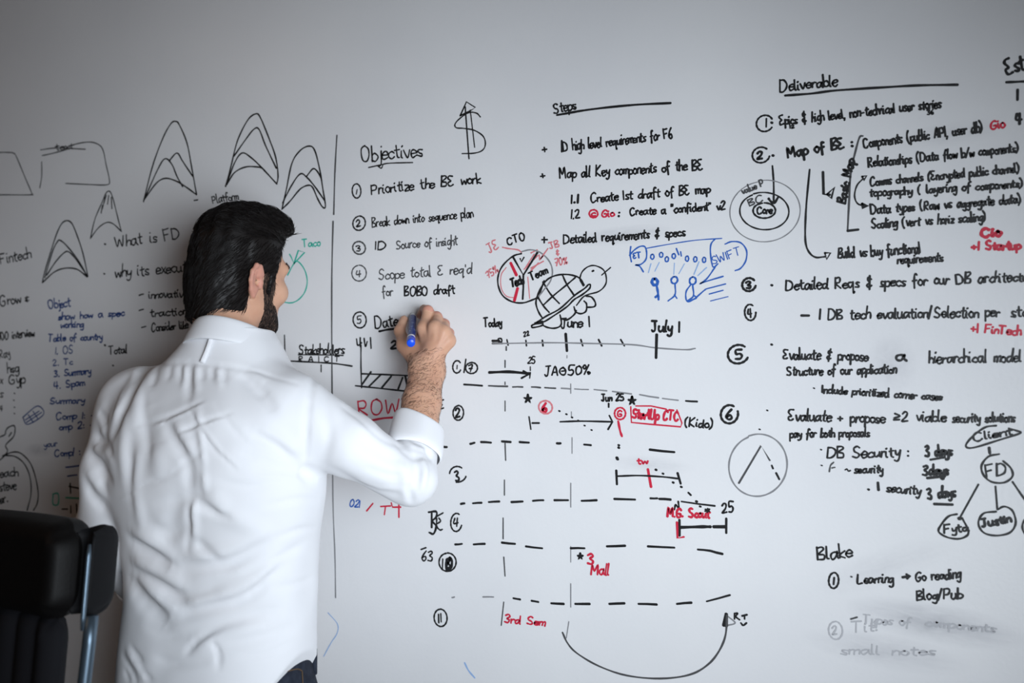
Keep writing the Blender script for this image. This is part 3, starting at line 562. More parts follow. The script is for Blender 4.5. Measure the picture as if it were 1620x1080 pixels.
# ------------------------------------------------------------------ the office chair
M_leather = mat('black_leather', (0.004, 0.0035, 0.0035), 0.55, spec=0.18, bump=(220, 0.25, 0.001))
M_mesh = mat('black_fabric', (0.008, 0.008, 0.0105), 0.85, spec=0.2, bump=(500, 0.3, 0.001))
M_plastic = mat('black_plastic', (0.006, 0.006, 0.007), 0.6, spec=0.12)
M_steel = mat('blue_grey_steel', (0.13, 0.18, 0.23), 0.38, metal=0.8)
def chair():
    # right end of the chair back as seen from the camera, then the chair's own axes
    corner = CAM + ray(120, 830) * 1.42
    top = corner.z
    rot = Matrix.Rotation(math.radians(-4.0), 3, 'Z')           # back nearly parallel to the board, seat towards the room
    wid = 0.50
    cen = Vector((corner.x, corner.y, 0)) - rot @ Vector((wid / 2, 0, 0))
    root = empty('office_chair', (cen.x, cen.y - 0.18, 0))
    tag(root, 'high-back black leather office chair with steel side rails, standing behind the man at lower left', 'chair')
    G = lambda x, y, z: cen + rot @ Vector((x, y, z))
    def pad(name, x0, x1, z0, z1, y, d, m_, rr, ribs=0, amp=0.0, nx=60, nz=40):
        """a rounded upholstered slab, back face flat, front face domed, with vertical ribs on both faces"""
        V = []; F = []
        for side in (1, -1):
            for j in range(nz + 1):
                for i in range(nx + 1):
                    u = i / nx * 2 - 1; v = j / nz * 2 - 1
                    hx = (x1 - x0) / 2; hz = (z1 - z0) / 2
                    X = (x0 + x1) / 2 + u * hx; Z = (z0 + z1) / 2 + v * hz
                    # rounded outline
                    ax = abs(u) * hx - (hx - rr); az = abs(v) * hz - (hz - rr)
                    if ax > 0 and az > 0:
                        r = math.hypot(ax, az)
                        mx_ = max(ax, az)
                        k = mx_ / r
                        X = (x0 + x1) / 2 + math.copysign(hx - rr + ax * k, u); Z = (z0 + z1) / 2 + math.copysign(hz - rr + az * k, v)
                    e = min(1.0, (1 - max(abs(u) ** 1.0, 0)) * hx / 0.03); e2 = min(1.0, (1 - abs(v)) * hz / 0.03)
                    th = d / 2 * math.sqrt(max(0.0, 1 - (1 - e) ** 2)) * math.sqrt(max(0.0, 1 - (1 - e2) ** 2))
                    if ribs: th *= 1 - amp + amp * abs(math.sin(math.pi * ribs * (u + 1) / 2))
                    curve = -0.03 * (1 - u * u) * 0 + 0.035 * (1 - u * u)      # wraps forward at the sides
                    lean = -(z1 - Z) * 0.0 + (Z - 0.95) * 0.10
                    V.append(G(X, y + curve + lean + side * th, Z))
        n = (nx + 1) * (nz + 1)
        for s in (0, 1):
            for j in range(nz):
                for i in range(nx):
                    a = s * n + j * (nx + 1) + i
                    q = (a, a + 1, a + nx + 2, a + nx + 1)
                    F.append(q if s else q[::-1])
        o = from_arrays(name, V, F, [m_], root)
        return o
    h = wid / 2
    pad('headrest', -h + 0.022, h - 0.022, top - 0.145, top, 0.0, 0.085, M_leather, 0.045)
    pad('backrest', -h + 0.03, h - 0.045, top - 0.72, top - 0.135, 0.006, 0.05, M_mesh, 0.04, ribs=8, amp=0.35, nx=128)
    for sx in (-1, 1):
        # padded leather side bolster beside the headrest, with a seam
        o = pad('side_bolster', sx * (h - 0.016) - 0.020, sx * (h - 0.016) + 0.020, top - 0.140, top - 0.010, 0.004, 0.062, M_plastic, 0.018, nx=24, nz=30)
        bm = bmesh.new()
        P = [G(sx * (h - 0.004), 0.016 + (z - 0.95) * 0.10, z) for z in np.linspace(top - 0.03, top - 0.15, 8)]
        add_tube(bm, [p + rot @ Vector((sx * 0.012, -0.026, 0)) for p in P], [0.002] + [0.0035] * 6 + [0.002], 10)
        from_bm('rail_piping', bm, [M_steel], o, True)
        bm = bmesh.new()
        zz = np.linspace(top - 0.135, 0.52, 16)
        P = [G(sx * (h + 0.002 - 0.10 * max(0, top - 0.135 - z) ** 1.4), 0.012 + (z - 0.95) * 0.10, z) for z in zz]
        P += [G(sx * (h - 0.08), -0.10, 0.47), G(sx * (h - 0.09), -0.22, 0.455)]
        add_tube(bm, P, 0.0095, 12)
        tag(from_bm('side_rail', bm, [M_steel], root, True), 'blue-grey steel side rail')
    # seat, arms, column, five-star base
    bm = bmesh.new(); bm_box(bm, G(0, -0.26, 0.49), (0.50, 0.48, 0.09), rot, 0.035, 4); from_bm('seat', bm, [M_leather], root, True)
    for sx in (-1, 1):
        bm = bmesh.new()
        P = catmull([G(sx * 0.25, -0.30, 0.46), G(sx * 0.29, -0.32, 0.50), G(sx * 0.295, -0.32, 0.62), G(sx * 0.295, -0.25, 0.675), G(sx * 0.285, -0.08, 0.68)], 6)
        add_tube(bm, P, 0.014, 10)
        bm_box(bm, G(sx * 0.293, -0.22, 0.70), (0.06, 0.26, 0.03), rot, 0.012, 3)
        from_bm('armrest', bm, [M_plastic], root, True)
    bm = bmesh.new(); add_tube(bm, [G(0, -0.24, 0.45), G(0, -0.24, 0.28), G(0, -0.24, 0.27), G(0, -0.24, 0.10)], [0.022, 0.022, 0.034, 0.034], 20)
    bm_box(bm, G(0, -0.24, 0.44), (0.2, 0.22, 0.03), rot, 0.008); from_bm('column', bm, [M_plastic], root, True)
    for k in range(5):
        a = math.radians(18 + 72 * k); dr = Vector((math.cos(a), math.sin(a), 0)); b0 = G(0, -0.24, 0)
        bm = bmesh.new(); add_tube(bm, [b0 + Vector((0, 0, 0.12)), b0 + dr * 0.15 + Vector((0, 0, 0.105)), b0 + dr * 0.31 + Vector((0, 0, 0.075))], [0.03, 0.024, 0.017], 12)
        lg = from_bm('base_leg', bm, [M_plastic], root, True)
        bm = bmesh.new(); side = Vector((-dr.y, dr.x, 0)); c = b0 + dr * 0.305 + Vector((0, 0, 0.028))
        for s in (-1, 1): add_tube(bm, [c + side * (s * 0.008), c + side * (s * 0.026)], 0.028, 20)
        add_tube(bm, [c, c + Vector((0, 0, 0.05))], 0.008, 8)
        from_bm('caster', bm, [M_plastic], lg, True)
chair()
# ------------------------------------------------------------------ signed-distance modelling: smooth blends of limbs, turned into one surface
FAR = 0.06
class Field:
    rs = 1.0
    def __init__(self, xs, ys, zs):
        self.ax = [np.asarray(a, dtype=np.float32) for a in (xs, ys, zs)]
        self.D = np.full([len(a) for a in self.ax], FAR, dtype=np.float32)
    def box(self, lo, hi):
        sl = []
        for a, l, h in zip(self.ax, lo, hi):
            i0 = max(0, int(np.searchsorted(a, l)) - 1); i1 = min(len(a), int(np.searchsorted(a, h)) + 1)
            sl.append(slice(i0, max(i1, i0)))
        return tuple(sl)
    def pts(self, sl):
        return (self.ax[0][sl[0]][:, None, None], self.ax[1][sl[1]][None, :, None], self.ax[2][sl[2]][None, None, :])
    def join(self, f, lo, hi, k=0.01, op='add', margin=0.035):
        sl = self.box([l - margin for l in lo], [h + margin for h in hi])
        X, Y, Z = self.pts(sl)
        d = np.asarray(f(X, Y, Z), dtype=np.float32)
        A = self.D[sl]
        if op == 'add': self.D[sl] = smin(A, d, k)
        elif op == 'sub': self.D[sl] = -smin(-A, d, k)
        elif op == 'and': self.D[sl] = -smin(-A, -d, k)
        else: self.D[sl] = A + d
    def cone(self, a, b, ra, rb, k=0.01, op='add'):
        a = np.array(list(a)); b = np.array(list(b)); ra, rb, k = ra * self.rs, rb * self.rs, k * self.rs; r = max(ra, rb)
        ab = b - a; L2 = float(ab @ ab) + 1e-12
        def f(X, Y, Z):
            t = np.clip(((X - a[0]) * ab[0] + (Y - a[1]) * ab[1] + (Z - a[2]) * ab[2]) / L2, 0, 1)
            return np.sqrt((X - a[0] - t * ab[0]) ** 2 + (Y - a[1] - t * ab[1]) ** 2 + (Z - a[2] - t * ab[2]) ** 2) - (ra + (rb - ra) * t)
        self.join(f, np.minimum(a, b) - r, np.maximum(a, b) + r, k, op)
    def chain(self, P, R, k=0.01):
        for i in range(len(P) - 1): self.cone(P[i], P[i + 1], R[i], R[i + 1], k)
    def ball(self, c, r, k=0.01, op='add'): self.cone(c, c, r, r, k, op)
    def egg(self, c, r, rot=None, k=0.01, op='add'):
        c = np.array(list(c)); R = np.eye(3) if rot is None else np.array([list(x) for x in rot])
        r = [q * self.rs for q in r]; k = k * self.rs; m_ = max(r)
        def f(X, Y, Z):
            x, y, z = X - c[0], Y - c[1], Z - c[2]
            q = [R[0][i] * x + R[1][i] * y + R[2][i] * z for i in range(3)]
            k0 = np.sqrt((q[0] / r[0]) ** 2 + (q[1] / r[1]) ** 2 + (q[2] / r[2]) ** 2)
            k1 = np.sqrt((q[0] / r[0] ** 2) ** 2 + (q[1] / r[1] ** 2) ** 2 + (q[2] / r[2] ** 2) ** 2)
            return k0 * (k0 - 1) / (k1 + 1e-9)
        self.join(f, c - m_, c + m_, k, op)
    def sample(self, P):
        P = np.atleast_2d(np.asarray(P, dtype=np.float64)); idx = []; fr = []
        for a, p in zip(self.ax, P.T):
            i = np.clip(np.searchsorted(a, p) - 1, 0, len(a) - 2)
            idx.append(i); fr.append(np.clip((p - a[i]) / (a[i + 1] - a[i]), 0, 1))
        out = 0
        for dx in (0, 1):
            for dy in (0, 1):
                for dz in (0, 1):
                    w_ = (fr[0] if dx else 1 - fr[0]) * (fr[1] if dy else 1 - fr[1]) * (fr[2] if dz else 1 - fr[2])
                    out = out + w_ * self.D[idx[0] + dx, idx[1] + dy, idx[2] + dz]
        return out
    def grad(self, P, e=0.003):
        P = np.atleast_2d(P); g = []
        for i in range(3):
            d = np.zeros(3); d[i] = e
            g.append(self.sample(P + d) - self.sample(P - d))
        g = np.stack(g, 1); return g / (np.linalg.norm(g, axis=1)[:, None] + 1e-9)
    def mesh(self):
        """surface nets"""
        D = self.D; S_ = D < 0; nx, ny, nz = D.shape
        c = np.zeros((nx - 1, ny - 1, nz - 1), dtype=np.uint8)
        for dx in (0, 1):
            for dy in (0, 1):
                for dz in (0, 1):
                    c += S_[dx:nx - 1 + dx, dy:ny - 1 + dy, dz:nz - 1 + dz]
        act = np.argwhere((c > 0) & (c < 8))
        idx = np.full(c.shape, -1, dtype=np.int32); idx[tuple(act.T)] = np.arange(len(act))
        i, j, k = act.T
        acc = np.zeros((len(act), 3)); cnt = np.zeros(len(act))
        cor = [(0, 0, 0), (1, 0, 0), (0, 1, 0), (1, 1, 0), (0, 0, 1), (1, 0, 1), (0, 1, 1), (1, 1, 1)]
        val = [D[i + a, j + b, k + d] for a, b, d in cor]
        pos = [np.stack([self.ax[0][i + a], self.ax[1][j + b], self.ax[2][k + d]], 1) for a, b, d in cor]
        for a in range(8):
            for b in range(a + 1, 8):
                if sum(x != y for x, y in zip(cor[a], cor[b])) != 1: continue
                m_ = (val[a] < 0) != (val[b] < 0)
                t = val[a] / (val[a] - val[b] + 1e-20)
                acc += np.where(m_[:, None], pos[a] + t[:, None] * (pos[b] - pos[a]), 0); cnt += m_
        V = acc / cnt[:, None]
        F = []
        for ax in range(3):
            o = [0, 0, 0]; o[ax] = 1
            A = S_[:nx - o[0], :ny - o[1], :nz - o[2]]; B = S_[o[0]:, o[1]:, o[2]:]
            e = np.argwhere(A != B)
            u, v = [(1, 2), (2, 0), (0, 1)][ax]
            ok = (e[:, u] > 0) & (e[:, v] > 0) & (e[:, u] < D.shape[u] - 1) & (e[:, v] < D.shape[v] - 1)
            e = e[ok]
            q = []
            for du, dv in ((1, 1), (0, 1), (0, 0), (1, 0)):
                s = e.copy(); s[:, u] -= du; s[:, v] -= dv
                q.append(idx[tuple(s.T)])
            q = np.stack(q, 1)
            fl = ~A[tuple(e.T)]
            q[fl] = q[fl][:, ::-1]
            F.append(q)
        F = np.concatenate(F); F = F[(F >= 0).all(1)]
        # one pass of smoothing keeps the cell pattern out of the shading
        for _ in range(2):
            s = np.zeros_like(V); n = np.zeros(len(V))
            for a, b in ((0, 1), (1, 2), (2, 3), (3, 0)):
                np.add.at(s, F[:, a], V[F[:, b]]); np.add.at(n, F[:, a], 1)
                np.add.at(s, F[:, b], V[F[:, a]]); np.add.at(n, F[:, b], 1)
            V = V * 0.5 + 0.5 * s / np.maximum(n, 1)[:, None]
        return V, F
def smin(a, b, k):
    if k <= 0: return np.minimum(a, b)
    h = np.clip(0.5 + 0.5 * (b - a) / k, 0, 1)
    return b * (1 - h) + a * h - k * h * (1 - h)
def axis(*seg):
    """non-uniform axis: (start, step), (next start, step), ..., (end, None)"""
    out = []
    for (a, st), (b, _) in zip(seg, seg[1:]):
        n = max(1, round((b - a) / st)); out += list(np.linspace(a, b, n, endpoint=False))
    return np.array(out + [seg[-1][0]])
def hash_noise(X, Y, Z, scale, seed):
    """smooth value noise, -1..1"""
    r = np.random.RandomState(seed); tab = r.uniform(-1, 1, (32, 32, 32)).astype(np.float32)
    X, Y, Z = np.broadcast_arrays(X * scale, Y * scale, Z * scale)
    xi, yi, zi = np.floor(X).astype(int), np.floor(Y).astype(int), np.floor(Z).astype(int)
    fx, fy, fz = X - xi, Y - yi, Z - zi
    fx, fy, fz = [f * f * (3 - 2 * f) for f in (fx, fy, fz)]
    o = 0
    for a in (0, 1):
        for b in (0, 1):
            for c in (0, 1):
                o = o + tab[(xi + a) % 32, (yi + b) % 32, (zi + c) % 32] * (fx if a else 1 - fx) * (fy if b else 1 - fy) * (fz if c else 1 - fz)
    return o
def loft(tab, cx_extra=0.0, shrink=0.0, n=2.4):
    """upright trunk: rows (z, cx, cy, a, b)"""
    t = np.array(sorted(tab)); zz = np.linspace(t[0, 0], t[-1, 0], 200)
    cols = []
    for c in range(1, 5):
        v = np.interp(zz, t[:, 0], t[:, c])
        ker = np.hanning(15); ker /= ker.sum(); v = np.convolve(np.pad(v, 7, mode='edge'), ker, 'valid'); cols.append(v)
    def f(X, Y, Z):
        cx, cy, a, b = [np.interp(np.broadcast_to(Z, Z.shape), zz, c) for c in cols]
        a = np.maximum(a - shrink, 0.01); b = np.maximum(b - shrink, 0.01)
        x, y = X - cx, Y - cy
        k = (np.abs(x / a) ** n + np.abs(y / b) ** n) ** (1 / n)
        d = np.sqrt(x * x + y * y + 1e-9) * (1 - 1 / np.maximum(k, 1e-3))
        d = np.where(k < 0.35, -np.minimum(a, b) * (1 - k), d)
        return np.maximum(d, np.maximum(Z - (zz[-1] - shrink), zz[0] - Z))
    return f
# ------------------------------------------------------------------ the man
M_skin = mat('skin', (0.60, 0.325, 0.215), 0.5, spec=0.35, sss=0.12, vary=(26, (0.66, 0.385, 0.26), 0.35, 0.7), bump=(420, 0.18, 0.0008))
M_rosy = mat('rosy_skin', (0.61, 0.29, 0.215), 0.5, spec=0.35, sss=0.12, bump=(420, 0.18, 0.0008))
M_stub = mat('stubbled_skin', (0.06, 0.037, 0.027), 0.6, spec=0.3, vary=(300, (0.20, 0.115, 0.08), 0.45, 0.8))
M_hair = mat('black_hair', (0.007, 0.005, 0.0045), 0.5, spec=0.25)
M_brown = mat('dark_body_hair', (0.055, 0.032, 0.022), 0.6, spec=0.25)
M_shirt = mat('white_shirt_cotton', (0.85, 0.85, 0.875), 0.8, spec=0.2, bump=(900, 0.12, 0.0005), sheen=0.15)
M_jean = mat('dark_denim', (0.016, 0.02, 0.032), 0.85, spec=0.2, bump=(900, 0.5, 0.0006), vary=(90, (0.03, 0.037, 0.055), 0.4, 0.75))
M_thread = mat('tan_thread', (0.10, 0.06, 0.03), 0.8)
M_shoe = mat('brown_shoe_leather', (0.05, 0.03, 0.02), 0.4)
M_eye = mat('eye_white', (0.75, 0.72, 0.70), 0.25)
M_iris = mat('brown_iris', (0.03, 0.015, 0.01), 0.2)

V3 = lambda *a: np.array(a, dtype=float)
def Wn(px, py, y): return np.array(list(W(px, py, y)))

# joints
HS = 0.93                                       # size of the head
HC = Wn(377, 437, -0.25)                       # centre of the head, between the ears
HYAW = math.radians(-16); HPITCH = math.radians(-7); HROLL = math.radians(3)
HR = np.array((Matrix.Rotation(HYAW, 3, 'Z') @ Matrix.Rotation(HPITCH, 3, 'X') @ Matrix.Rotation(HROLL, 3, 'Y')))
h = lambda x, y, z: HC + HR @ (HS * np.array((x, y, z)))
CXT, CYT = -0.209, -0.335
RS, RE, RW = V3(-0.030, -0.345, 1.412), V3(0.112, -0.25, 1.292), Wn(675, 588, -0.105)
LS, LE, LW = V3(-0.385, -0.330, 1.413), V3(-0.412, -0.385, 1.18), V3(-0.452, -0.215, 1.035)

# the right hand, closed round the pen
MCP = [Wn(671, 519, -0.086), Wn(688, 518, -0.094), Wn(701, 525, -0.092), Wn(709, 538, -0.086)]
PIP = [Wn(677, 492, -0.060), Wn(691, 502, -0.056), Wn(703, 513, -0.052), Wn(711, 527, -0.048)]
DIP = [Wn(671, 489, -0.036), Wn(683, 506, -0.030), Wn(697, 521, -0.028), Wn(705, 537, -0.026)]
TIP = [Wn(664, 499, -0.018), Wn(672, 516, -0.020), Wn(686, 531, -0.024), Wn(697, 546, -0.026)]
FR = [(0.0105, 0.0098, 0.0086, 0.0072), (0.0108, 0.0100, 0.0088, 0.0074), (0.0102, 0.0094, 0.0084, 0.0070), (0.0094, 0.0084, 0.0074, 0.0062)]
TH = [Wn(661, 566, -0.092), Wn(641, 546, -0.078), Wn(632, 523, -0.060), Wn(639, 505, -0.036)]
TR = (0.0165, 0.0125, 0.0104, 0.0084)
PEN_TIP, PEN_END = Wn(653, 496, -0.002), Wn(650, 543, -0.142)

def build_body():
    hz, hx, hy = HC[2], HC[0], HC[1]
    B = Field(axis((-0.56, 0.006), (hx - 0.125, 0.0022), (hx + 0.135, 0.006), (0.02, 0.0022), (0.165, 0.0022), (0.17, None)),
              axis((-0.52, 0.007), (hy - 0.125, 0.0024), (0.0, None)),
              axis((0.03, 0.009), (1.33, 0.0024), (hz + 0.14, None)))
    # trunk and limbs (mostly inside the clothes)
    B.join(loft(TRUNK, shrink=0.016), (-0.42, -0.47, 0.85), (0.0, -0.2, 1.55), 0.02)
    for sx, hip in ((1, -0.115), (-1, -0.305)):
        B.chain([V3(hip, -0.33, 0.87), V3(hip, -0.315, 0.50), V3(hip, -0.34, 0.09)], [0.070, 0.050, 0.034], 0.02)
        B.cone(V3(hip, -0.34, 0.06), V3(hip + sx * 0.015, -0.20, 0.045), 0.032, 0.026, 0.02)
    B.chain([RS + V3(-0.03, 0, -0.01), RE], [0.042, 0.034], 0.012); B.chain([LS + V3(0.02, 0, -0.01), LE, LW], [0.040, 0.033, 0.025], 0.012)
    # forearm with a swell below the elbow and an oval wrist
    ax = (RW - RE) / np.linalg.norm(RW - RE); side = np.cross(ax, V3(-0.58, 0.81, 0)); side /= np.linalg.norm(side)
    fp = [RE, RE + (RW - RE) * 0.35, RE + (RW - RE) * 0.7, RW, RW + ax * 0.02]
    for s, kk in ((-1, 1), (1, 1)):
        for i in range(4):
            o = [0.0, 0.006, 0.007, 0.009, 0.012]; r = [0.034, 0.0310, 0.0265, 0.0225, 0.021]
            B.cone(fp[i] + side * s * o[i], fp[i + 1] + side * s * o[i + 1], r[i], r[i + 1], 0.012)
    # right hand
    for f in range(4):
        pts = [MCP[f], PIP[f], DIP[f], TIP[f]]
        B.chain(pts, FR[f], 0.003)
        B.ball(PIP[f] + V3(0, -0.001, 0.001), FR[f][1] * 1.06, 0.004)
    B.chain(TH, TR, 0.005)
    wr = RW + ax * 0.005
    for f in range(4):
        s = side * (f - 1.5) * 0.008
        B.cone(wr + s, MCP[f] + V3(0, 0.003, -0.002), 0.019, 0.0120, 0.012)
        B.ball(MCP[f], 0.0122, 0.006)
    B.cone(TH[0], TH[1], 0.0165, 0.0135, 0.014)
    B.cone(TH[0], MCP[0] * 0.6 + TH[1] * 0.4 + V3(0, 0.016, 0), 0.014, 0.008, 0.012)     # web
    for f in range(4):                                  # tendons on the back of the hand
        a = wr + side * (f - 1.5) * 0.006 + V3(-0.58, 0.81, 0) * -0.019; b = MCP[f] + V3(0.58, -0.81, 0) * 0.0095
        B.cone(a * 0.3 + b * 0.7, b, 0.002, 0.0032, 0.006)
    # left hand, relaxed, half hidden behind the chair
    ld = (LW - LE) / np.linalg.norm(LW - LE); lw = LW + ld * 0.02
    B.cone(LW, lw + ld * 0.05 + V3(0, 0, -0.02), 0.026, 0.022, 0.014)
    for f in range(4):
        o = V3(0.006 * (f - 1.5), 0.014 * (1.5 - f), 0.008 * (1.5 - f)); b0 = lw + ld * 0.055 + o + V3(0, 0, -0.02)
        b1 = b0 + ld * (0.034 - 0.004 * abs(f - 1)) + V3(0.004, 0, -0.022); b2 = b1 + V3(0.012, 0.002, -0.026)
        B.chain([b0, b1, b2], [0.0105, 0.009, 0.007], 0.003)
    B.chain([LW + V3(0.012, 0.02, -0.01), LW + V3(0.028, 0.055, -0.03), LW + V3(0.034, 0.075, -0.062)], [0.014, 0.011, 0.008], 0.01)
    B.rs = 1.0
    # neck
    nb = V3(-0.200, -0.318, 1.47)
    B.cone(nb, h(0, -0.030, -0.055), 0.055, 0.046, 0.02)
    B.cone(nb + V3(0, -0.02, 0), h(0, -0.050, -0.03), 0.046, 0.034, 0.02)
    for s in (-1, 1): B.cone(nb + V3(s * 0.02, 0.05, -0.01), h(s * 0.044, -0.022, -0.040), 0.013, 0.014, 0.02)
    # head
    B.rs = HS
    B.egg(h(0, -0.008, 0.042), (0.0725, 0.088, 0.084), HR, 0.02)
    B.egg(h(0, 0.022, -0.015), (0.064, 0.066, 0.090), HR, 0.025)
    for s in (-1, 1):
        B.cone(h(s * 0.053, 0.002, -0.056), h(s * 0.022, 0.070, -0.085), 0.018, 0.018, 0.03)
        B.ball(h(s * 0.049, 0.060, -0.022), 0.021, 0.025)
        B.cone(h(s * 0.050, 0.068, 0.028), h(s * 0.014, 0.084, 0.027), 0.008, 0.010, 0.022)
    B.ball(h(0, 0.080, -0.088), 0.021, 0.02)
    B.egg(h(0, 0.062, -0.055), (0.034, 0.026, 0.03), HR, 0.02)
    for s in (-1, 1):
        B.egg(h(s * 0.031, 0.093, 0.010), (0.017, 0.014, 0.011), HR, 0.012, 'sub')
        B.ball(h(s * 0.031, 0.071, 0.010), 0.0128, 0.004)
    B.chain([h(0, 0.084, 0.020), h(0, 0.097, 0.000), h(0, 0.109, -0.022)], [0.0075, 0.0085, 0.0115], 0.012)
    for s in (-1, 1): B.ball(h(s * 0.0125, 0.097, -0.026), 0.0078, 0.008)
    B.cone(h(-0.020, 0.081, -0.054), h(0, 0.090, -0.052), 0.0045, 0.0065, 0.008); B.cone(h(0.020, 0.081, -0.054), h(0, 0.090, -0.052), 0.0045, 0.0065, 0.008)
    B.cone(h(-0.018, 0.080, -0.066), h(0.018, 0.080, -0.066), 0.0065, 0.0065, 0.009)
    B.cone(h(-0.022, 0.092, -0.0595), h(0.022, 0.092, -0.0595), 0.0022, 0.0022, 0.004, 'sub')
    # ears: a rim, a hollow and a lobe
    for s in (-1, 1):
        E = lambda y, z, o=0.0: h(s * (0.0725 + o + 0.16 * max(0.0, -y - 0.004)), y - 0.014, z - 0.014)
        B.chain([E(0.012, -0.004, -0.004), E(0.010, 0.016, 0.002), E(0.000, 0.030, 0.006), E(-0.013, 0.030, 0.010), E(-0.022, 0.017, 0.011), E(-0.022, 0.000, 0.009), E(-0.014, -0.016, 0.005), E(-0.004, -0.026, 0.001)],
                [0.0035, 0.0042, 0.0043, 0.0044, 0.0044, 0.0043, 0.0046, 0.0062], 0.004)
        B.cone(E(0.0, 0.020, 0.0), E(-0.004, -0.014, -0.001), 0.0105, 0.0105, 0.006)
        B.chain([E(-0.010, 0.022, 0.006), E(-0.014, 0.006, 0.007), E(-0.008, -0.010, 0.005)], [0.003, 0.0036, 0.003], 0.004)
        B.ball(E(0.000, 0.000, 0.009), 0.0085, 0.004, 'sub')
        B.cone(E(0.010, 0.001, 0.003), E(0.011, -0.009, 0.002), 0.0045, 0.004, 0.004)
    V, F = B.mesh()
    C = V[F].mean(1); L = (C - HC) @ HR / HS                        # face centres in the head's own axes
    mi = np.zeros(len(F), dtype=np.int32)
    inhead = np.linalg.norm(L, axis=1) < 0.17
    mi[beard_zone(L) & inhead] = 2
    rosy = inhead & ((np.linalg.norm(L - V3(0, 0.09, -0.06), axis=1) < 0.014)
                     | ((np.abs(L[:, 0]) > 0.076) & (L[:, 1] < 0.02) & (L[:, 1] > -0.04) & (L[:, 2] < 0.03) & (L[:, 2] > -0.055)))
    mi[rosy & (mi == 0)] = 1
    for q in MCP + PIP: mi[np.linalg.norm(C - q, axis=1) < 0.0125] = 1
    o = from_arrays('person', V, F, [M_skin, M_rosy, M_stub], None, True, mi)
    tag(o, 'dark-haired bearded man in a white shirt and jeans, seen from behind, writing on the whiteboard', 'person')
    return o, B, V, F
def beard_zone(L):
    x, y, z = np.abs(L[:, 0]), L[:, 1], L[:, 2]
    side = (y > 0.010 - 0.15 * (z + 0.02)) & (y < 0.038) & (z < 0.03) & (z > -0.085) & (x > 0.045) & (x < 0.0705)
    jaw = (z < -0.040 - 0.5 * np.maximum(0, y - 0.03)) & (z > -0.125) & (y > 0.014 - 0.15 * (z + 0.06))
    lipgap = (x < 0.022) & (z > -0.072) & (z < -0.048) & (y > 0.075)
    mous = (x < 0.03) & (z > -0.048) & (z < -0.036) & (y > 0.07)
    return (side | jaw | mous) & ~lipgap

TRUNK = [(0.80, CXT, CYT, 0.175, 0.118), (0.93, CXT, CYT, 0.178, 0.122), (1.02, CXT + 0.002, CYT, 0.171, 0.116), (1.08, CXT + 0.003, CYT + 0.004, 0.166, 0.112), (1.13, CXT + 0.003, CYT + 0.004, 0.168, 0.112),
         (1.19, CXT, CYT + 0.002, 0.175, 0.116), (1.26, CXT - 0.002, CYT - 0.004, 0.190, 0.124), (1.34, CXT - 0.002, CYT - 0.006, 0.196, 0.126), (1.40, CXT - 0.002, CYT - 0.004, 0.192, 0.116),
         (1.435, CXT - 0.003, CYT, 0.172, 0.100), (1.465, CXT + 0.006, CYT + 0.006, 0.135, 0.086), (1.49, CXT + 0.011, CYT + 0.012, 0.106, 0.082), (1.52, CXT + 0.016, CYT + 0.016, 0.080, 0.078), (1.545, CXT + 0.016, CYT + 0.018, 0.062, 0.068)]

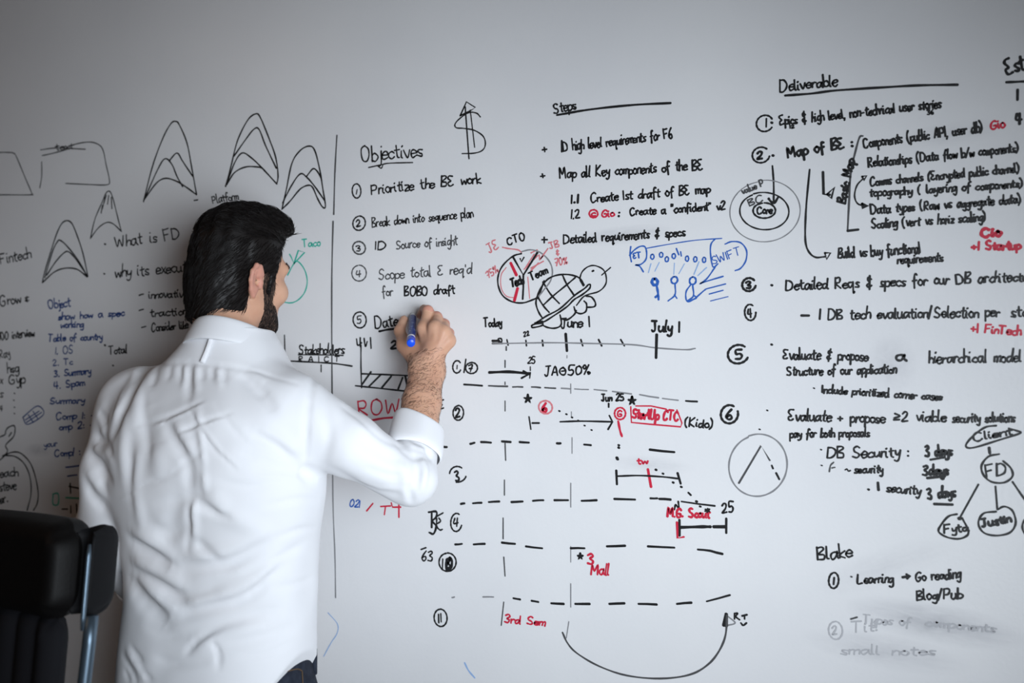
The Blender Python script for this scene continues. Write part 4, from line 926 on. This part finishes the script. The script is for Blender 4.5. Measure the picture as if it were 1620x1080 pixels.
# ---- the shirt
def build_shirt(person):
    S_ = Field(axis((-0.575, 0.0027), (0.215, None)), axis((-0.505, 0.0027), (-0.09, None)), axis((0.83, 0.0027), (1.57, None)))
    S_.join(loft(TRUNK), (-0.42, -0.48, 0.80), (0.0, -0.2, 1.56), 0.02)
    rp = [RS + V3(-0.03, 0, 0.0), RS * 0.55 + RE * 0.45 + V3(0.0, -0.010, -0.006), RE + V3(0.004, -0.004, -0.002)]
    S_.cone(rp[0], rp[1], 0.061, 0.052, 0.035); S_.cone(rp[1], rp[2], 0.052, 0.043, 0.012)
    up = RE + (RW - RE) * 0.38
    S_.cone(RE, up, 0.043, 0.040, 0.02)
    S_.chain([LS, LS * 0.5 + LE * 0.5 + V3(-0.006, -0.004, 0), LE, LE * 0.25 + LW * 0.75], [0.056, 0.053, 0.045, 0.036], 0.025); S_.cone(LS + V3(0.05, 0, 0.008), LS + V3(0.0, 0, -0.01), 0.052, 0.054, 0.05)
    # where a line of sight meets the cloth
    def hit(px, py, d0=1.35, d1=2.1):
        d = np.array(list(ray(px, py))); ts = np.linspace(d0, d1, 320)
        P = np.array(list(CAM))[None] + ts[:, None] * d[None]
        s = S_.sample(P); w_ = np.argwhere(s < 0.002)
        return P[w_[0, 0]] if len(w_) else P[np.argmin(s)]
    base = S_.D.copy()
    def fold(line, amp, wid, taper=True, n=None):
        v = [float(x) for x in line.split()]; pts = catmull(list(zip(v[::2], v[1::2])), 4) if len(v) > 4 else np.array(list(zip(v[::2], v[1::2])))
        # resample finely so that the line follows the cloth
        seg = []
        for a, b in zip(pts, pts[1:]):
            k = max(1, int(np.hypot(*(b - a)) / 9))
            for i in range(k): seg.append(a + (b - a) * i / k)
        seg.append(pts[-1])
        Pw = np.array([hit(*p) for p in seg]); m_ = len(Pw)
        lo, hi = Pw.min(0) - wid * 2.6, Pw.max(0) + wid * 2.6
        sl = S_.box(lo, hi); X, Y, Z = S_.pts(sl)
        best = np.full(np.broadcast(X, Y, Z).shape, 1e3, dtype=np.float32); par = np.zeros_like(best)
        for i in range(m_ - 1):
            a, b = Pw[i], Pw[i + 1]; ab = b - a; L2 = ab @ ab + 1e-12
            t = np.clip(((X - a[0]) * ab[0] + (Y - a[1]) * ab[1] + (Z - a[2]) * ab[2]) / L2, 0, 1)
            d2 = (X - a[0] - t * ab[0]) ** 2 + (Y - a[1] - t * ab[1]) ** 2 + (Z - a[2] - t * ab[2]) ** 2
            u = d2 < best; best = np.where(u, d2, best); par = np.where(u, (i + t) / (m_ - 1), par)
        g = np.exp(-best / (wid * wid))
        if taper: g = g * np.sin(math.pi * np.clip(par * 0.94 + 0.03, 0, 1)) ** 0.6
        S_.D[sl] += (-amp * g).astype(np.float32)
    X, Y, Z = S_.pts((slice(None),) * 3)
    S_.D += (0.0055 * hash_noise(X, Y, Z * 0.8, 8.0, 3) + 0.0016 * hash_noise(X + 0.3 * Z, Y, Z - 0.5 * X, 24.0, 5)).astype(np.float32)
    for ln, a, wd in FOLDS: fold(ln, a * 1.35, wd)
    # shirt-tail hem, then hollow under the hem
    X, Y, Z = S_.pts((slice(None),) * 3)
    u = (X - CXT) / 0.175
    hem = 0.845 + np.where(u > 0, 0.170, 0.095) * np.abs(np.clip(u, -1.1, 1.1)) ** 2.2 + 0 * Y
    S_.D = np.where(Z < 1.12, np.maximum(S_.D, (hem - Z) * 0.8), S_.D).astype(np.float32)
    inner = loft(TRUNK, shrink=0.0135)(X, Y, Z)
    S_.D = np.where(Z < hem + 0.05, np.maximum(S_.D, -inner - 0.0), S_.D).astype(np.float32)
    # neck opening
    V, F = S_.mesh()
    o = from_arrays('shirt', V, F, [M_shirt], person, True)
    o['label'] = 'white cotton shirt'
    return o, S_, hit
# line in the photograph, height (minus = furrow), half-width
FOLDS = [
    ('214 674 258 662 318 636', -0.0018, 0.0030), ('214 678 262 666 322 638', 0.0016, 0.0030), ('281 691 322 672 366 656', 0.0018, 0.0030), ('190 790 262 752 322 706', 0.0018, 0.0030),
    ('296 640 330 700 372 742', -0.0022, 0.0034), ('300 638 336 698 378 738', 0.0020, 0.0034), ('230 600 226 660 236 720', -0.0030, 0.008), ('206 640 204 720 210 800', -0.0040, 0.012), ('222 700 214 770 226 840', 0.0035, 0.012),
    ('340 640 390 700 440 720', -0.0022, 0.005), ('350 760 400 770 460 760', -0.0022, 0.006), ('310 912 380 900 460 866', 0.0024, 0.006), ('256 936 300 940 350 930', -0.0026, 0.007), ('220 868 246 884 280 904', 0.0030, 0.006),
    ('230 990 262 1004 300 1006', -0.0030, 0.008), ('246 1040 280 1050 330 1046', -0.0024, 0.007), ('380 1040 420 1034 460 1016', -0.0022, 0.006), ('430 930 470 924 496 914', -0.0024, 0.006), ('440 850 474 838 500 836', -0.0026, 0.006), ('420 800 470 790 505 792', -0.0024, 0.006),
    ('540 640 600 690 640 706', -0.0020, 0.007), ('508 620 520 680 512 730', -0.0026, 0.009), ('580 740 620 752 650 748', -0.0024, 0.006), ('560 760 600 774 640 772', 0.0022, 0.007), ('626 700 650 720 680 724', -0.0034, 0.006), ('636 690 660 708 688 712', 0.0026, 0.005),
    ('212 577 275 574 320 575 370 581 412 590 470 606', -0.0030, 0.0045),
    ('284 578 287 604', -0.0035, 0.006), ('300 578 298 634', -0.0045, 0.008), ('318 580 320 602', -0.003, 0.006), ('334 580 337 600', -0.003, 0.006), ('352 582 356 604', -0.0035, 0.006), ('268 578 266 600', -0.003, 0.006),
    ('292 578 292 615', 0.003, 0.006), ('309 578 311 620', 0.003, 0.007), ('248 580 240 612', -0.004, 0.008), ('345 582 349 612', 0.003, 0.006),
    ('232 574 212 612 190 655 176 690', -0.0075, 0.011), ('215 584 196 620 182 656', 0.006, 0.009), ('205 590 184 640', -0.006, 0.008), ('244 582 218 630 200 700 196 760', 0.005, 0.016),
    ('214 672 262 660 320 633', -0.0025, 0.0042), ('281 687 320 668 366 653', -0.0030, 0.0042), ('212 777 270 748 320 710', -0.0030, 0.0045), ('312 642 318 690 323 738', 0.0035, 0.0055), ('322 744 326 780', 0.003, 0.006),
    ('262 672 282 706 295 727 300 774', -0.0070, 0.010), ('276 668 296 700 304 726', 0.005, 0.010), ('250 700 252 760', 0.004, 0.02), ('235 640 228 720', -0.004, 0.02),
    ('378 591 400 608 420 626', -0.0060, 0.010), ('390 585 418 606', 0.004, 0.010), ('404 616 420 630 434 650', -0.005, 0.009),
    ('398 686 434 703 475 740', -0.0065, 0.010), ('410 678 446 698 470 716', 0.005, 0.010), ('400 740 440 744 476 748', -0.0035, 0.007), ('380 715 420 728 470 744', -0.004, 0.009),
    ('496 598 488 640 483 698 481 742', -0.0060, 0.0055), ('474 742 484 748 498 756', -0.010, 0.010),
    ('653 714 660 744 658 772', -0.0055, 0.007), ('646 764 651 797', -0.005, 0.006), ('664 716 672 744 668 776', 0.005, 0.007), ('630 726 642 760 640 790', 0.004, 0.009), ('672 706 684 728', -0.004, 0.006), ('560 690 610 720 640 730', -0.003, 0.012), ('520 740 580 772 630 782', -0.0035, 0.012), ('540 650 590 690', 0.003, 0.012),
    ('209 858 236 876 268 897', -0.0130, 0.013), ('208 842 240 858 276 884', 0.007, 0.013), ('209 904 250 926 297 956', -0.0080, 0.011), ('212 888 250 900 290 926', 0.007, 0.012), ('206 920 228 950 262 984', -0.0130, 0.015), ('218 912 250 944 280 966', 0.006, 0.013),
    ('278 976 330 960 388 946 448 894', -0.0085, 0.010), ('284 962 340 944 400 918 440 884', 0.006, 0.012), ('280 898 330 896 372 887 430 854', -0.0065, 0.012), ('300 882 360 870 420 842', 0.005, 0.012), ('390 902 440 880 480 862', -0.004, 0.009),
    ('294 1033 316 1010 350 992', -0.0055, 0.006), ('338 1016 345 1034 345 1056', -0.005, 0.005), ('300 1000 360 984 440 962', -0.004, 0.010), ('310 1020 350 1004 420 990', 0.004, 0.012), ('360 1020 420 1006 470 990', -0.003, 0.010),
    ('309 857 326 872 343 886', -0.006, 0.009), ('298 787 297 830 295 868', -0.0045, 0.006), ('306 790 306 850', 0.004, 0.008), ('298 787 332 806 366 820', -0.0055, 0.008), ('282 780 270 830 256 860', -0.004, 0.016), ('327 762 344 792 362 814 420 844', 0.005, 0.016), ('236 830 270 842 310 826', -0.004, 0.012), ('250 800 300 786 340 770', -0.003, 0.009),
    ('194 1040 206 1060 216 1080', -0.004, 0.005), ('200 1030 214 1050 228 1074', 0.004, 0.006), ('206 1024 224 1046', -0.004, 0.005), ('216 1060 240 1076', -0.003, 0.006), ('196 1060 204 1078', -0.003, 0.005),
    ('150 690 166 700 176 720', -0.007, 0.008), ('142 720 160 740 174 760', -0.008, 0.009), ('156 650 168 668', -0.005, 0.007), ('150 706 166 724', 0.006, 0.008), ('138 745 154 764 170 786', 0.006, 0.009), ('136 768 150 790 166 806', -0.007, 0.008), ('160 640 166 690 178 740', 0.003, 0.012),
]
def collar_and_cuffs(shirt):
    # collar: a stand and a folded leaf round the neck, open at the front
    nc = V3(-0.193, -0.316, 0)
    def ring(t, rx, ry, z): return V3(nc[0] + rx * math.sin(t), nc[1] - ry * math.cos(t), z)
    n = 60; rows = []
    for i in range(n + 1):
        t = -math.radians(158) + math.radians(316) * i / n; f = (1 - math.cos(t)) / 2          # 0 at the back, 1 at the front
        zt = 1.566 - 0.050 * f ** 0.9; tip = max(0.0, (abs(t) - 2.2) / 0.55)
        rows.append([ring(t, 0.062, 0.066, zt - 0.035), ring(t, 0.060, 0.064, zt - 0.004), ring(t, 0.0615, 0.066, zt), ring(t, 0.065, 0.070, zt - 0.001),
                     ring(t, 0.071, 0.077, zt - 0.014), ring(t, 0.078, 0.084, zt - 0.026), ring(t, 0.084, 0.0895, zt - 0.040 - 0.026 * tip)])
    V = [p for r in rows for p in r]; k = len(rows[0])
    F = [(i * k + j, (i + 1) * k + j, (i + 1) * k + j + 1, i * k + j + 1) for i in range(n) for j in range(k - 1)]
    o = from_arrays('collar', V, F, [M_shirt], shirt, True)
    md = o.modifiers.new('thickness', 'SOLIDIFY'); md.thickness = 0.0025; md.offset = 0
    md = o.modifiers.new('smooth', 'SUBSURF'); md.levels = md.render_levels = 1
    # rolled-up cuff on the raised right arm
    ax = (RW - RE) / np.linalg.norm(RW - RE); b1 = np.cross(ax, V3(-0.58, 0.81, 0)); b1 /= np.linalg.norm(b1); b2 = np.cross(ax, b1)
    c0 = RE + (RW - RE) * 0.205; V = []; n = 48; prof = [(0.000, 0.045), (0.003, 0.0495), (0.022, 0.0490), (0.042, 0.0470), (0.060, 0.0460), (0.063, 0.0440), (0.060, 0.0420), (0.030, 0.0400)]
    for i in range(n):
        t = 2 * math.pi * i / n; w1 = 1 + 0.035 * math.sin(2 * t + 0.5) + 0.02 * math.sin(5 * t); lift = 0.010 * math.sin(t + 2.2) + 0.003 * math.sin(3 * t)
        for (a, r) in prof:
            r2 = r * w1
            V.append(c0 + ax * (a * 1.05 + lift * (0.3 + a * 12)) + (b1 * math.cos(t) + b2 * math.sin(t)) * r2)
    k = len(prof)
    F = [(i * k + j, ((i + 1) % n) * k + j, ((i + 1) % n) * k + j + 1, i * k + j + 1) for i in range(n) for j in range(k - 1)]
    o = from_arrays('cuff', V, F, [M_shirt], shirt, True); o['label'] = 'rolled-up right cuff'
    md = o.modifiers.new('smooth', 'SUBSURF'); md.levels = md.render_levels = 1
    # left cuff at the wrist
    ax = (LW - LE) / np.linalg.norm(LW - LE); c0 = LE * 0.30 + LW * 0.70
    P = [c0 + ax * a for a in (0, 0.002, 0.03, 0.055, 0.057)]
    bm = bmesh.new(); add_tube(bm, P, [0.036, 0.0385, 0.037, 0.036, 0.033], 28)
    o = from_bm('cuff', bm, [M_shirt], shirt, True); o['label'] = 'left cuff at the hanging wrist'

def locker_loop(shirt, hit):
    P = [hit(px, py) + V3(0.0, -0.0025, 0) for px, py in ((337, 530), (333, 544), (327, 560), (321, 573))]
    P = catmull(P, 4); bm = bmesh.new(); add_tube(bm, P, 0.0042, 8, up=(0.5, -0.8, 0), flat=0.4)
    from_bm('locker_loop', bm, [M_shirt], shirt, True)

def build_jeans(person):
    J = Field(axis((-0.43, 0.006), (0.02, None)), axis((-0.50, 0.006), (-0.18, None)), axis((0.05, 0.006), (1.05, None)))
    T2 = [(0.80, CXT, CYT, 0.172, 0.116), (0.93, CXT, CYT, 0.176, 0.119), (0.99, CXT, CYT, 0.166, 0.110), (1.035, CXT, CYT, 0.158, 0.104)]
    J.join(loft(T2), (-0.4, -0.46, 0.8), (0, -0.2, 1.035), 0.02)
    for hip in (-0.118, -0.302):
        J.chain([V3(hip, -0.335, 0.87), V3(hip, -0.32, 0.50), V3(hip, -0.34, 0.085)], [0.094, 0.070, 0.056], 0.03)
    X, Y, Z = J.pts((slice(None),) * 3)
    J.D += (0.003 * hash_noise(X, Y, Z * 1.6, 14.0, 9)).astype(np.float32)
    V, F = J.mesh(); o = from_arrays('jeans', V, F, [M_jean], person, True); o['label'] = 'dark blue jeans'
    def hitj(px, py):
        d = np.array(list(ray(px, py))); ts = np.linspace(1.35, 2.1, 400); P = np.array(list(CAM))[None] + ts[:, None] * d[None]
        s = J.sample(P); w_ = np.argwhere(s < 0.001); return P[w_[0, 0]] if len(w_) else P[np.argmin(s)]
    # waistband stitching and the top of the right back pocket
    for ln in (((452, 1062), (470, 1058), (478, 1061)), ((478, 1061), (479, 1080), (479, 1100))):
        bm = bmesh.new(); P = catmull([hitj(*p) for p in ln], 5); add_tube(bm, P, 0.0011, 6)
        from_bm('pocket_stitching', bm, [M_thread], o, True)
    # belt loop at the side
    p = hitj(497, 1034); bm = bmesh.new(); bm_box(bm, p + V3(0.001, -0.002, -0.012), (0.010, 0.008, 0.045), bevel=0.002); from_bm('belt_loop', bm, [M_jean], o)
    for sx, hip in ((1, -0.118), (-1, -0.302)):
        Sh = Field(axis((hip - 0.08, 0.004), (hip + 0.09, None)), axis((-0.42, 0.004), (-0.10, None)), axis((-0.01, 0.004), (0.14, None)))
        Sh.chain([V3(hip, -0.36, 0.042), V3(hip + sx * 0.008, -0.26, 0.042), V3(hip + sx * 0.014, -0.165, 0.032)], [0.040, 0.044, 0.034], 0.02)
        Sh.cone(V3(hip, -0.345, 0.05), V3(hip, -0.34, 0.10), 0.042, 0.045, 0.02)
        X, Y, Z = Sh.pts((slice(None),) * 3); Sh.D = np.maximum(Sh.D, 0.002 - Z + 0 * X + 0 * Y).astype(np.float32)
        V, F = Sh.mesh(); from_arrays('shoe', V, F, [M_shoe], person, True)
    return o

def strands(name, roots, dirs, normals, length, rad, m_, parent, lift=0.15, droop=0.0, field=None, off=0.0, steps=4, kind='stuff'):
    """fine hairs: each a tapered three-sided sliver that hugs the surface it grows from"""
    n = len(roots); P = roots.copy(); D_ = dirs.copy(); N_ = normals.copy()
    V = np.zeros((n, steps + 1, 3, 3))
    rr = np.random.RandomState(4)
    ln = length * rr.uniform(0.6, 1.25, n)
    for s in range(steps + 1):
        f = s / steps; r = rad * (1 - f) ** 0.7 + 0.00004
        if field is not None and s: 
            N_ = field.grad(P); d = field.sample(P)
            P = P - N_ * (d - off - lift * f * ln)[:, None] * 0.7
        b = np.cross(D_, N_); b /= np.linalg.norm(b, axis=1)[:, None] + 1e-9
        for k in range(3):
            a = 2 * math.pi * k / 3
            V[:, s, k] = P + r * (math.cos(a) * b + math.sin(a) * N_)
        D_ = D_ - N_ * (D_ * N_).sum(1)[:, None] + N_ * (lift if field is None else 0.0) + V3(0, 0, -droop); D_ /= np.linalg.norm(D_, axis=1)[:, None] + 1e-9
        P = P + D_ * (ln / steps)[:, None]
    base = (np.arange(n) * (steps + 1) * 3)[:, None]
    F = []
    for s in range(steps):
        for k in range(3):
            l = (k + 1) % 3
            F.append(np.stack([base[:, 0] + s * 3 + k, base[:, 0] + s * 3 + l, base[:, 0] + (s + 1) * 3 + l, base[:, 0] + (s + 1) * 3 + k], 1))
    return from_arrays(name, V.reshape(-1, 3), np.concatenate(F), [m_], parent, True)

def vnormals(V, F):
    n = np.cross(V[F[:, 2]] - V[F[:, 0]], V[F[:, 3]] - V[F[:, 1]]); o = np.zeros_like(V)
    for k in range(4): np.add.at(o, F[:, k], n)
    return o / (np.linalg.norm(o, axis=1)[:, None] + 1e-12)

def build_hair(person, B, BV, BF):
    Hf = Field(axis((HC[0] - 0.15, 0.0026), (HC[0] + 0.15, None)), axis((HC[1] - 0.15, 0.0026), (HC[1] + 0.15, None)), axis((HC[2] - 0.13, 0.0026), (HC[2] + 0.16, None)))
    Hf.rs = HS
    Hf.egg(h(0, -0.007, 0.050), (0.0800, 0.094, 0.090), HR, 0.0)
    Hf.egg(h(0.002, 0.036, 0.103), (0.064, 0.060, 0.040), HR, 0.03)
    Hf.egg(h(-0.006, 0.052, 0.114), (0.046, 0.036, 0.024), HR, 0.02)
    Hf.egg(h(0, -0.036, -0.012), (0.067, 0.062, 0.078), HR, 0.03)
    Hf.cone(h(0.002, -0.036, -0.03), h(0.020, -0.046, -0.114), 0.060, 0.056, 0.03)
    X, Y, Z = Hf.pts((slice(None),) * 3)
    x, y, z = X - HC[0], Y - HC[1], Z - HC[2]
    lx, ly, lz = [(HR[0][i] * x + HR[1][i] * y + HR[2][i] * z) / HS for i in range(3)]
    alx = np.abs(lx)
    # clumps run front to back over the top
    sw = np.sin(lx * 210 + 14 * ly + 2.2 * hash_noise(X, Y, Z, 30, 2)) * np.clip((lz - 0.02) / 0.06, 0, 1) * 0.0022
    Hf.D += (sw + 0.0016 * hash_noise(lx * 2.5, ly * 0.8, lz * 1.0, 60, 11)).astype(np.float32)
    front = ly - (0.055 + 0.42 * np.minimum(lz - 0.085, 0.012)) - np.clip((lz - 0.092) * 3, 0, 0.05)
    ear = ly + 0.018 - 1.35 * np.maximum(lz + 0.012, 0) - 0.10 * np.minimum(lz + 0.012, 0)
    nape = -0.108 + 0.012 * np.cos(lx * 40) - lz
    Hf.D = np.maximum(np.maximum(Hf.D, front * 0.8), np.maximum(ear * 0.6, nape)).astype(np.float32)
    # sideburn in front of the ear
    for s in (-1, 1):
        Hf.cone(h(s * 0.066, 0.027, 0.036), h(s * 0.0655, 0.025, -0.024), 0.0080, 0.0045, 0.014)
    V, F = Hf.mesh()
    o = from_arrays('hair', V, F, [M_hair], person, True); o['label'] = 'short black hair swept back'
    Nn = vnormals(V, F); L = (V - HC) @ HR / HS
    rs = np.random.RandomState(1)
    ok = np.argwhere((L[:, 2] > -0.085))[:, 0]; pick = rs.choice(ok, 5200)
    P = V[pick] - Nn[pick] * 0.0012; N_ = Nn[pick]; l = L[pick]
    top = np.clip((l[:, 2] - 0.04) / 0.06, 0, 1)[:, None]
    d = np.where(top > 0.5, np.array([[0.18, -1.0, 0.25]]), np.array([[0.0, -0.75, -0.75]])) + rs.normal(0, 0.18, (len(P), 3))
    d = d @ HR.T; d = d - N_ * (d * N_).sum(1)[:, None]; d /= np.linalg.norm(d, axis=1)[:, None] + 1e-9
    strands('hair_strands', P, d, N_, 0.026, 0.00075, M_hair, o, lift=0.10, field=Hf, off=0.0006)
    # tousled tufts on the front of the crown
    ok = np.argwhere((L[:, 2] > 0.085) & (L[:, 1] > -0.03))[:, 0]; pick = rs.choice(ok, 700)
    N_ = Nn[pick]; d = np.array([[0.35, -0.55, 0.9]]) + rs.normal(0, 0.28, (len(pick), 3)); d = d @ HR.T; d /= np.linalg.norm(d, axis=1)[:, None]
    strands('hair_tuft', V[pick] - N_ * 0.001, d, N_, 0.017, 0.0009, M_hair, o, lift=0.0, droop=0.12)
    # stubble beard, eyebrows and arm hair grow from the body itself
    BN = vnormals(BV, BF); BL = (BV - HC) @ HR / HS; near = np.linalg.norm(BL, axis=1) < 0.17
    ok = np.argwhere(beard_zone(BL) & near)[:, 0]; pick = rs.choice(ok, 3600)
    d = np.array([[0, 0.15, -1.0]]) @ HR.T + rs.normal(0, 0.35, (len(pick), 3)) + BN[pick] * 0.25; d /= np.linalg.norm(d, axis=1)[:, None]
    strands('beard', BV[pick], d, BN[pick], 0.0062, 0.00034, M_hair, person, lift=0.1, steps=2)
    for s in (-1, 1):
        ok = np.argwhere((np.abs(BL[:, 0] * s - 0.034) < 0.022) & (np.abs(BL[:, 2] - 0.033 - 0.12 * (0.03 - np.abs(BL[:, 0] * s - 0.034))) < 0.005) & (BL[:, 1] > 0.045) & near)[:, 0]
        if len(ok):
            pick = rs.choice(ok, 260); d = np.array([[s * 0.9, -0.1, 0.25]]) @ HR.T + rs.normal(0, 0.15, (len(pick), 3)); d /= np.linalg.norm(d, axis=1)[:, None]
            strands('eyebrow', BV[pick], d, BN[pick], 0.008, 0.0005, M_hair, person, lift=0.15, steps=2)
    ax = (RW - RE) / np.linalg.norm(RW - RE); t = (BV - RE) @ ax / np.linalg.norm(RW - RE); rad_ = np.linalg.norm((BV - RE) - ((BV - RE) @ ax)[:, None] * ax, axis=1)
    ok = np.argwhere((t > 0.38) & (t < 1.12) & (rad_ < 0.06) & (BN @ V3(0.5, -0.8, 0) > -0.2))[:, 0]; pick = rs.choice(ok, 1100)
    sd = np.cross(ax, V3(-0.58, 0.81, 0)); d = ax[None] * -0.5 + sd[None] * 0.6 + rs.normal(0, 0.3, (len(pick), 3)) + BN[pick] * 0.3; d /= np.linalg.norm(d, axis=1)[:, None]
    strands('arm_hair', BV[pick], d, BN[pick], 0.009, 0.00016, M_brown, person, lift=0.12, steps=3)
    # eyes and nails
    for s in (-1, 1):
        bm = bmesh.new(); bmesh.ops.create_uvsphere(bm, u_segments=20, v_segments=14, radius=0.0118); bmesh.ops.translate(bm, verts=bm.verts, vec=Vector(h(s * 0.031, 0.0735, 0.0095)))
        e = from_bm('eye', bm, [M_eye], person, True)
        bm = bmesh.new(); bmesh.ops.create_uvsphere(bm, u_segments=16, v_segments=10, radius=0.0062); bmesh.ops.translate(bm, verts=bm.verts, vec=Vector(h(s * 0.031, 0.0800, 0.0088)))
        from_bm('iris', bm, [M_iris], e, True)

# ---- the marker in his hand
def build_pen():
    d = PEN_END - PEN_TIP; Lp = np.linalg.norm(d); d /= Lp
    root = empty('marker_pen', PEN_TIP); tag(root, 'blue whiteboard marker held against the board in the man\'s right hand', 'marker')
    M_blue = mat('bright_blue_plastic', (0.008, 0.085, 0.80), 0.32); M_lab = mat('blue_label', (0.012, 0.04, 0.22), 0.4, vary=(160, (0.16, 0.22, 0.42), 0.58, 0.62)); M_white = mat('white_plastic', (0.8, 0.8, 0.82), 0.35); M_grey = mat('grey_nib', (0.10, 0.11, 0.13), 0.6)
    def seg(name, m_, prof, lab=None):
        bm = bmesh.new(); add_tube(bm, [PEN_TIP + d * a for a, r in prof], [r for a, r in prof], 28)
        o = from_bm(name, bm, [m_], root, True)
        if lab: o['label'] = lab
    seg('nib', M_grey, [(0.0, 0.0012), (0.003, 0.0026), (0.010, 0.0028)])
    seg('collar', M_white, [(0.008, 0.0045), (0.012, 0.0052), (0.020, 0.0056), (0.022, 0.0066), (0.026, 0.0070)])
    seg('barrel', M_lab, [(0.025, 0.0070), (0.027, 0.0075), (0.060, 0.0075), (Lp - 0.030, 0.0075), (Lp - 0.029, 0.0075)])
    seg('white_band', M_white, [(Lp - 0.0292, 0.0076), (Lp - 0.0285, 0.0077), (Lp - 0.0225, 0.0077), (Lp - 0.0222, 0.0075)])
    seg('end_cap', M_blue, [(Lp - 0.0224, 0.0075), (Lp - 0.0215, 0.0079), (Lp - 0.002, 0.0077), (Lp - 0.0004, 0.0073), (Lp, 0.0070)], 'bright blue end cap')

person, BF_, BV_, BFc_ = build_body()
shirt, SF_, hit_ = build_shirt(person)
collar_and_cuffs(shirt)
locker_loop(shirt, hit_)
build_jeans(person)
build_hair(person, BF_, BV_, BFc_)
build_pen()
